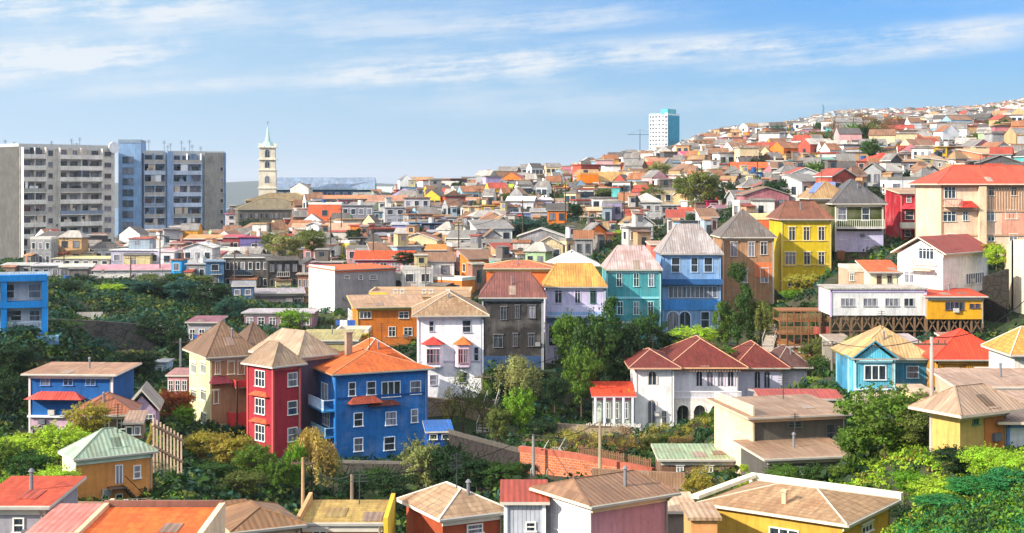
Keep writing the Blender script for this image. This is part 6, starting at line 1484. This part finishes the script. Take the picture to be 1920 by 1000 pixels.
T = [
 (1090, 775, 152, 76, 130, 'round', 'green', 'bright green tree in front of the big dark trees by the mansion porch'),
 (1150, 722, 160, 116, 172, 'tall', 'deep green', 'tall dark tree reaching over the teal house'),
 (1118, 745, 157, 104, 165, 'round', 'deep green', 'bushy dark green tree between the lilac house and the mansion'),
 (1180, 740, 158, 84, 140, 'round', 'dark green', 'very dark tree touching the left wing of the mansion'),
 (1218, 700, 166, 80, 122, 'round', 'deep green', 'dark tree right below the teal and light blue house corner'),
 (1062, 700, 164, 56, 120, 'round', 'green', 'leafy tree under the open porch of the lilac house'),
 (1040, 770, 148, 60, 70, 'round', 'dark green', 'dark low tree in the hollow left of the bright green tree'),
 (1383, 655, 172, 84, 165, 'tall', 'deep green', 'tall dark tree in front of the tan house'),
 (1425, 650, 172, 74, 100, 'weep', 'olive', 'feathery olive tree between the tan house and the timber deck'),
 (1352, 650, 171, 50, 88, 'tall', 'green', 'slender green tree at the corner of the light blue house'),
 (1512, 590, 186, 78, 76, 'round', 'yellowish', 'olive yellow tree against the front of the yellow house'),
 (1484, 588, 184, 44, 40, 'round', 'bright green', 'small bright bush at the foot of the yellow house'),
 (968, 765, 152, 100, 112, 'weep', 'pale olive', 'wide weeping willow in front of the charcoal house'),
 (975, 838, 138, 62, 118, 'round', 'bright green', 'fresh green tree below the willow'),
 (935, 850, 137, 54, 92, 'round', 'olive', 'olive tree left of the fresh green tree'),
 (868, 812, 143, 66, 122, 'dry', 'olive', 'sparse tree with bare twisted limbs before the beige rock wall'),
 (905, 815, 142, 60, 110, 'dry', 'green', 'half bare tree next to the one on the beige rock wall'),
 (845, 815, 144, 46, 96, 'dry', 'yellowish', 'thin half bare sapling near the white bay window house'),
 (1020, 840, 134, 58, 60, 'round', 'dark green', 'dark bush at the head of the orange brick wall'),
 (1660, 925, 90, 170, 212, 'round', 'green', 'big spreading green tree before the turquoise house'),
 (1718, 925, 88, 110, 150, 'round', 'olive', 'olive tree crowding against the utility pole'),
 (1612, 920, 93, 90, 130, 'round', 'green', 'green tree beside the long grey house'),
 (1541, 750, 148, 60, 88, 'round', 'deep green', 'dark tree between the mansion and the turquoise house'),
 (1530, 690, 158, 60, 60, 'round', 'olive', 'low olive tree under the timber deck'),
 (1600, 668, 150, 40, 40, 'round', 'green', 'green bush beneath the timber stilts'),
 (585, 925, 119, 92, 140, 'weep', 'straw yellow', 'pale straw coloured willow beside the blue house'),
 (556, 930, 118, 44, 110, 'round', 'bright green', 'bright green tree left of the straw coloured willow'),
 (625, 925, 120, 40, 96, 'weep', 'pale olive', 'greyish weeping tree at the blue house corner'),
 (790, 935, 119, 84, 118, 'round', 'pale olive', 'round grey green tree beside the dark retaining wall'),
 (842, 935, 118, 90, 110, 'round', 'dark green', 'dark tree between the round grey green one and the street wall'),
 (880, 925, 113, 80, 76, 'round', 'dark green', 'dark bush before the street wall'),
 (940, 925, 112, 76, 66, 'round', 'deep green', 'deep green bush before the lower street wall'),
 (700, 925, 119, 80, 50, 'round', 'deep green', 'deep green bush against the concrete retaining wall'),
 (740, 950, 114, 90, 70, 'round', 'dark green', 'dark low tree behind the mustard tile roof'),
 (660, 950, 115, 90, 66, 'round', 'dark green', 'dark bush mass under the blue house retaining wall'),
 (378, 885, 122, 74, 82, 'round', 'yellowish', 'yellow green tree under the corner house'),
 (430, 890, 121, 90, 84, 'round', 'yellowish', 'mustard leaved tree below the red balconies'),
 (478, 905, 118, 80, 78, 'round', 'green', 'green tree under the narrow red house'),
 (400, 920, 116, 80, 60, 'round', 'deep green', 'deep green bush below the yellow green tree'),
 (520, 925, 117, 60, 70, 'round', 'green', 'green bush right below the red house'),
 (455, 940, 112, 90, 60, 'round', 'olive', 'olive bush above the ribbed brown roof'),
 (345, 815, 135, 44, 60, 'round', 'bright green', 'small bright tree at the foot of the pale yellow wall'),
 (322, 790, 138, 72, 62, 'round', 'orange', 'orange flowering tree beside the pale yellow house'),
 (348, 778, 139, 40, 46, 'round', 'orange', 'small orange tree touching the pale yellow wall'),
 (165, 830, 116, 90, 80, 'round', 'yellowish', 'yellow green tree in front of the brown hip roofed cottage'),
 (110, 880, 104, 110, 90, 'round', 'lime green', 'vivid lime tree left of the mint roofed house'),
 (40, 860, 112, 90, 50, 'round', 'lime green', 'lime shrub bank at the left edge'),
 (55, 910, 98, 90, 70, 'round', 'deep green', 'dark green tree at the left edge below the lime bank'),
 (0, 900, 100, 70, 80, 'round', 'green', 'green tree cut by the left edge'),
 (105, 930, 92, 90, 60, 'round', 'lime green', 'lime bush beside the cream side wall of the mint roofed house'),
 (20, 935, 90, 60, 46, 'round', 'bright green', 'bright bush above the rusty red roof'),
 (205, 800, 126, 50, 44, 'round', 'green', 'green bush between the two ravine cottages'),
 (285, 880, 112, 30, 90, 'tall', 'straw yellow', 'straw yellow climber beside the mint roofed house'),
 (548, 640, 190, 72, 64, 'round', 'bright green', 'bright green tree behind the pale brown roofs'),
 (520, 668, 180, 50, 40, 'round', 'green', 'green bush squeezed behind the tan peaks'),
 (535, 500, 255, 70, 64, 'round', 'pale olive', 'pale olive tree left of the dark grey shed house'),
 (510, 480, 266, 50, 46, 'round', 'olive', 'olive tree next to the purple grey house'),
 (585, 480, 262, 60, 54, 'round', 'olive', 'olive tree under the bright white gabled house'),
 (240, 462, 320, 40, 26, 'round', 'blue green', 'blue green tree at the foot of the apartments'),
 (150, 486, 300, 60, 12, 'round', 'green', 'low green hedge tree under the apartments'),
 (470, 440, 350, 50, 30, 'round', 'dark green', 'dark tree against the olive grey hall'),
 (160, 565, 225, 46, 36, 'round', 'dark green', 'dark tree beside the slate blue shed'),
 (125, 600, 205, 70, 50, 'round', 'dark green', 'dark tree by the blue frame building'),
 (205, 592, 208, 60, 44, 'round', 'lime green', 'lone yellow lime tree on the dark slope'),
 (252, 585, 212, 80, 60, 'round', 'blue green', 'blue green tree in the middle of the dark slope'),
 (300, 580, 214, 80, 60, 'round', 'dark green', 'dark crown right of the blue green one'),
 (345, 586, 212, 80, 66, 'round', 'blue green', 'blue green crown below the plain grey block house'),
 (395, 590, 208, 80, 66, 'round', 'dark green', 'dark crown below the steel blue house'),
 (430, 612, 202, 60, 60, 'round', 'blue green', 'blue green crown below the near black timber house'),
 (280, 545, 236, 50, 34, 'round', 'olive', 'olive tree under the long pink roof'),
 (370, 548, 236, 60, 36, 'round', 'olive', 'olive tree under the grey block house'),
 (330, 540, 240, 50, 30, 'round', 'deep green', 'deep green tree between pink roof and grey block'),
 (230, 660, 178, 90, 70, 'round', 'blue green', 'big blue green tree above the ravine cottages'),
 (290, 668, 176, 90, 80, 'round', 'dark green', 'big dark tree above the pale blue hut'),
 (180, 690, 166, 90, 60, 'round', 'blue green', 'blue green tree over the blue band house'),
 (110, 680, 164, 90, 50, 'round', 'deep green', 'deep green tree over the tan roof of the blue band house'),
 (255, 720, 160, 80, 64, 'round', 'dark green', 'dark tree right of the blue band house'),
 (330, 680, 170, 50, 70, 'round', 'dark green', 'dark tree left of the mauve roofed bay house'),
 (25, 720, 142, 80, 80, 'round', 'dark green', 'dark tree left of the blue band house'),
 (12, 790, 134, 90, 90, 'round', 'dark green', 'dark tree low in the left ravine'),
 (40, 660, 150, 60, 40, 'round', 'blue green', 'blue green bush under the blue frame building'),
 (1315, 400, 262, 74, 84, 'round', 'olive', 'tall olive tree below the white wedge house'),
 (1285, 380, 275, 50, 56, 'round', 'olive', 'olive tree left of the white wedge house'),
 (1370, 402, 256, 60, 66, 'round', 'dark green', 'dark round tree behind the pyramid roof'),
 (1345, 360, 292, 60, 46, 'round', 'olive', 'olive tree beside the white two storey block'),
 (1235, 345, 330, 50, 42, 'round', 'pale olive', 'pale olive tree under the khaki house'),
 (1225, 388, 285, 50, 46, 'round', 'olive', 'olive tree above the domed pale roof'),
 (1465, 398, 236, 70, 66, 'round', 'dark green', 'dark tree behind the yellow house roof'),
 (1500, 376, 244, 54, 52, 'round', 'bright green', 'bright green tree left of the skylight roof'),
 (1528, 360, 258, 50, 60, 'round', 'green', 'green tree above the skylight roof'),
 (1425, 388, 246, 60, 44, 'round', 'deep green', 'deep green tree below the narrow blue house'),
 (1588, 346, 262, 40, 46, 'round', 'deep green', 'deep green tree left of the salmon house'),
 (1642, 366, 240, 60, 48, 'round', 'bright green', 'bright green tree above the slate grey roof'),
 (1672, 372, 236, 40, 40, 'round', 'dark green', 'dark tree between slate roof and crimson house'),
 (1728, 356, 250, 44, 44, 'round', 'deep green', 'deep green tree above the crimson house'),
 (1185, 462, 236, 90, 34, 'round', 'lime green', 'lime hedge tree above the teal house roof'),
 (1220, 452, 244, 50, 30, 'round', 'green', 'green bush under the white terrace house'),
 (1070, 424, 282, 54, 48, 'round', 'dark green', 'dark round tree on the lip of the dark slope'),
 (1140, 388, 310, 50, 34, 'round', 'olive', 'olive tree below the small orange house'),
 (1180, 380, 318, 50, 36, 'round', 'dark green', 'dark tree beneath the timber pavilion'),
 (860, 372, 372, 30, 34, 'round', 'dark green', 'dark tree on the low skyline left of the hill'),
 (1030, 470, 252, 90, 50, 'round', 'dark green', 'dark green crown filling the bare slope behind the white roof'),
 (985, 455, 262, 80, 46, 'round', 'blue green', 'blue green crown on the bare slope'),
 (935, 448, 268, 60, 40, 'round', 'dark green', 'dark crown under the mustard house'),
 (1065, 468, 250, 50, 40, 'round', 'deep green', 'deep green crown beside the grey shed like house'),
 (870, 470, 262, 50, 50, 'round', 'dark green', 'dark crown right of the apricot house'),
 (780, 462, 280, 40, 40, 'round', 'dark green', 'dark crown above the apricot house'),
 (668, 462, 286, 40, 36, 'round', 'dark green', 'dark crown above the long red roof'),
 (760, 500, 226, 50, 30, 'round', 'dark green', 'dark bush between the red and orange roofs'),
 (1868, 505, 168, 46, 50, 'round', 'lime green', 'lime bush at the top of the dark rocky cut'),
 (1858, 480, 172, 40, 26, 'round', 'yellowish', 'yellow bush above the white window of the gabled house'),
 (1300, 655, 165, 96, 46, 'round', 'lime green', 'long lime hedge under the light blue house'),
 (1350, 690, 160, 60, 46, 'round', 'green', 'green bush behind the mansion roof'),
 (1260, 660, 166, 50, 40, 'round', 'deep green', 'deep green bush behind the mansion left roof'),
 (1180, 765, 150, 30, 34, 'round', 'lime green', 'little lime plant among the porch columns'),
 (1395, 930, 92, 44, 60, 'tall', 'lime green', 'lime tree at the foot of the peach gable wall'),
 (1325, 945, 92, 80, 76, 'dry', 'yellowish', 'mustard flowering shrub below the plank shed'),
 (1310, 945, 91, 60, 60, 'round', 'yellowish', 'dense mustard bush below the plank shed'),
 (1470, 915, 93, 70, 46, 'round', 'green', 'green shrub along the lower wall of the grey house'),
 (1530, 915, 92, 60, 48, 'round', 'deep green', 'dark shrub below the lower beige roof'),
 (1575, 912, 91, 50, 46, 'round', 'green', 'green shrub right of the lower beige roof'),
 (1790, 900, 80, 90, 66, 'round', 'dark green', 'dark shrub in the shade under the stucco house'),
 (1848, 905, 76, 90, 72, 'round', 'lime green', 'vivid lime shrub under the orange wall panel'),
 (1905, 915, 74, 90, 70, 'round', 'lime green', 'vivid lime shrub at the right edge'),
 (1760, 950, 74, 110, 56, 'round', 'lime green', 'lime shrub on the sunny bank behind the white gutter'),
 (1700, 930, 82, 70, 50, 'round', 'bright green', 'bright shrub at the foot of the big spreading tree'),
 (1830, 985, 66, 120, 90, 'round', 'emerald', 'emerald green tree at the lower right'),
 (1900, 990, 64, 120, 96, 'round', 'emerald', 'emerald green tree cut by the right edge'),
 (1760, 1010, 64, 110, 70, 'round', 'emerald', 'emerald bush in the bottom right shade'),
 (1700, 1000, 68, 60, 60, 'round', 'dark green', 'dark bush just right of the broad beige roof'),
]
for k in range(16):
    px = 800 + k * 13; cl_ = tr.choice(['dark green', 'deep green', 'dark green', 'olive']); tree(px + tr.uniform(-6, 6), 905 + k * 2.0, 121 - k * .5, tr.uniform(30, 56), tr.uniform(26, 62), 'round', cl_, 'dark shrub in the row hiding the foot of the street wall', 'shrub', 'dark shrubs along the street wall')
for k, (x0, col_) in enumerate([(1060, 'yellowish'), (1095, 'straw yellow'), (1130, 'yellowish'), (1165, 'dry brown'), (1205, 'straw yellow'), (1240, 'yellowish'), (1275, 'dry brown'), (1310, 'yellowish')]):
    T.append((x0, 868, 122 + (k % 3) * 3, 62, 66 + (k % 2) * 12, 'dry', col_, f"dry {col_} tree in the row before the mansion, {['beside the ivory garden wall','below the porch left end','under the porch middle','under the porch right end','before the left mansion wing','before the first big arch','before the middle arch','before the last arch'][k]}"))
for (px, pb, Y, w, h, kd, cl_, lab) in T: tree(px, pb, Y, w, h, kd, cl_, lab, 'shrub' if any(q in lab for q in ('bush', 'shrub', 'plant', 'climber', 'hedge')) else 'tree')
# low shrubs: dry ones in front of the mansion
for k in range(26):
    px = 1030 + k * 12 + tr.uniform(-6, 6); pb = 842 + tr.uniform(-8, 18); Y = 128 + tr.uniform(-6, 6); cl_ = tr.choice(['olive', 'yellowish', 'dry brown', 'green'])
    tree(px, pb, Y, tr.uniform(24, 40), tr.uniform(20, 34), 'round', cl_, f'low shrub of the mixed planting between garden wall and mansion', 'shrub', 'low shrubs before the mansion')
# trees scattered through the far hill
for (wood, px, py, Y) in TSPOT:
    wm = tr.uniform(5, 8.5); hm = tr.uniform(4.5, 8)
    if wood: tree(px, py, Y, wm / Y * K, hm / Y * K, 'dry', 'dry brown', 'leafless brown tree of the small wood high on the hill', 'tree', 'leafless brown wood', snap=True)
    else:
        cl_ = tr.choice(['dark green', 'deep green', 'olive', 'green']); tree(px, py, Y, wm * .8 / Y * K, hm * .9 / Y * K, 'round', cl_, f'small {cl_} tree poking up between the hillside houses', 'tree', f'{cl_} trees among the hillside houses', snap=True)

# ------------------------------------------------------------ ground, undergrowth, water, far hills
foot = np.array(FOOT)
pxs = np.linspace(-1400, 3300, 360); lys = np.linspace(math.log(16), math.log(2300), 420)
PX, LY = np.meshgrid(pxs, lys); YY = np.exp(LY); XX = (PX - 960) / K * YY
ZZ = ground_xy(XX.ravel(), YY.ravel())
nx, ny = len(pxs), len(lys); vv = np.stack([XX.ravel(), YY.ravel(), ZZ], 1)
me = bpy.data.meshes.new('ground'); ii = (np.arange(ny - 1)[:, None] * nx + np.arange(nx - 1)[None]).ravel()
me.vertices.add(len(vv)); me.vertices.foreach_set('co', vv.astype('f').ravel()); F = np.stack([ii, ii + 1, ii + nx + 1, ii + nx], 1).ravel()
nf = len(ii); me.loops.add(nf * 4); me.loops.foreach_set('vertex_index', F.astype('i')); me.polygons.add(nf); me.polygons.foreach_set('loop_start', np.arange(0, nf * 4, 4, dtype='i')); me.polygons.foreach_set('loop_total', np.full(nf, 4, 'i'))
me.materials.append(M('ground')); me.update(calc_edges=True); me.polygons.foreach_set('use_smooth', np.ones(nf, bool))
tag(link('ground', me), None, None, kind='structure')
m = MB(); m.poly([(-30000, 300, -77), (30000, 300, -77), (30000, 40000, -77), (-30000, 40000, -77)]); tag(m.build('sea', M('water')), None, None, kind='structure')
m = MB(); m.poly([(-1500, -400, -30), (1500, -400, -30), (1500, 300, -80), (-1500, 300, -80)]); 
def ridge_line(name, Y, x0, x1, hfun, mat):
    n = 80; V = []
    for k in range(n + 1):
        x = x0 + (x1 - x0) * k / n; h = hfun(k / n); V.append(((x, Y - 700, -80), (x, Y, -77 + h), (x, Y + 900, -80)))
    m = MB()
    for k in range(n):
        for q in range(2): m.poly([V[k][q], V[k + 1][q], V[k + 1][q + 1], V[k][q + 1]])
    return tag(m.build(name, mat), None, None, kind='structure')
hr = random.Random(4); ph = [hr.uniform(0, 6) for _ in range(6)]
ridge_line('hills', 5200, -3200, 900, lambda t: (78 + 28 * math.sin(3 * t + ph[0]) + 12 * math.sin(11 * t + ph[1]) + 5 * math.sin(31 * t + ph[2])) * min(1, 4 * (1 - t)), M('rock', '46504c'))
def scatter(name, label, n, px0, px1, Y0, Y1, cols, size, clump, pyok=None, leaves=16, wts=None, cat='undergrowth'):
    g = np.random.default_rng(abs(hash(name)) % 1000 if False else len(name) * 7 + n % 97)
    px = g.uniform(px0, px1, n); Y = np.exp(g.uniform(math.log(Y0), math.log(Y1), n)); x = (px - 960) / K * Y
    keep = np.ones(n, bool)
    for (fx, fy, fr) in foot:
        keep &= (x - fx) ** 2 + (Y - fy) ** 2 > (fr * .8 + clump * .3) ** 2
    px, Y, x = px[keep], Y[keep], x[keep]; z = ground_xy(x, Y)
    if pyok is not None:
        py = HY - z / Y * K; k = pyok(px, py); px, Y, x, z = px[k], Y[k], x[k], z[k]
    n = len(px); mi = g.choice(len(cols), n, p=wts); rad = clump * g.uniform(.5, 1.5, n)
    q = g.normal(0, 1, (n, leaves, 3)); q /= np.linalg.norm(q, axis=2)[..., None]; q[..., 2] = np.abs(q[..., 2])
    C = np.stack([x, Y, z], 1)[:, None] + q * rad[:, None, None] * g.uniform(.5, 1.1, (n, leaves, 1)) * [1, 1, .8]
    V = leaf_quads(C.reshape(-1, 3), q.reshape(-1, 3).copy(), np.repeat(size * g.uniform(.7, 1.3, n), leaves))
    o = link(name, quadmesh(name, V, [M('leaf', LEAF[c]) for c in cols], np.repeat(mi, leaves))); tag(o, label, cat, kind='stuff'); return o
scatter('undergrowth', 'dark tangled undergrowth covering the slopes between the houses', 16500, -500, 2300, 90, 330, ['dark green', 'deep green', 'olive', 'blue green', 'green'], .28, .9, None, 18, [.42, .26, .1, .16, .06])
scatter('ravine_thicket', 'dense dark green thicket covering the ravine slope on the left', 6500, -200, 575, 138, 238, ['dark green', 'blue green', 'deep green', 'olive'], .26, 1.1, None, 20, [.38, .3, .22, .1])
scatter('ground_cover', 'sunny lime green ground cover on the lower right bank', 4800, 1560, 2100, 64, 98, ['lime green', 'bright green', 'green', 'yellowish', 'deep green'], .10, .45, None, 26, [.36, .24, .16, .1, .14])
scatter('thicket', 'dark green thicket filling the bottom right corner', 2200, 1640, 2150, 48, 66, ['dark green', 'emerald', 'bright green', 'green'], .07, .5, None, 46, [.34, .22, .16, .28])
scatter('weeds', 'lime green weeds on the lower left bank', 1800, -100, 330, 84, 125, ['lime green', 'bright green', 'green', 'yellowish'], .17, .6, None, 20, [.35, .3, .2, .15])
scatter('scrub', 'small dark scrub between the distant houses', 9000, 640, 2050, 330, 1300, ['dark green', 'olive', 'deep green', 'dry brown'], .8, 1.7, None, 8, [.35, .3, .2, .15])
# ------------------------------------------------------------ air
m = MB(); m.box(-33000, 33000, -500, 41000, -82, 260)
hz = bpy.data.materials.new('haze'); hz.use_nodes = True; nt = hz.node_tree; nt.nodes.remove(nt.nodes['Principled BSDF'])
pv = nt.nodes.new('ShaderNodeVolumePrincipled'); pv.inputs['Color'].default_value = (.82, .9, 1, 1); pv.inputs['Density'].default_value = .00009; pv.inputs['Anisotropy'].default_value = .3
nt.links.new(pv.outputs[0], nt.nodes['Material Output'].inputs['Volume'])
o = m.build('haze', hz); tag(o, None, None, kind='stuff')
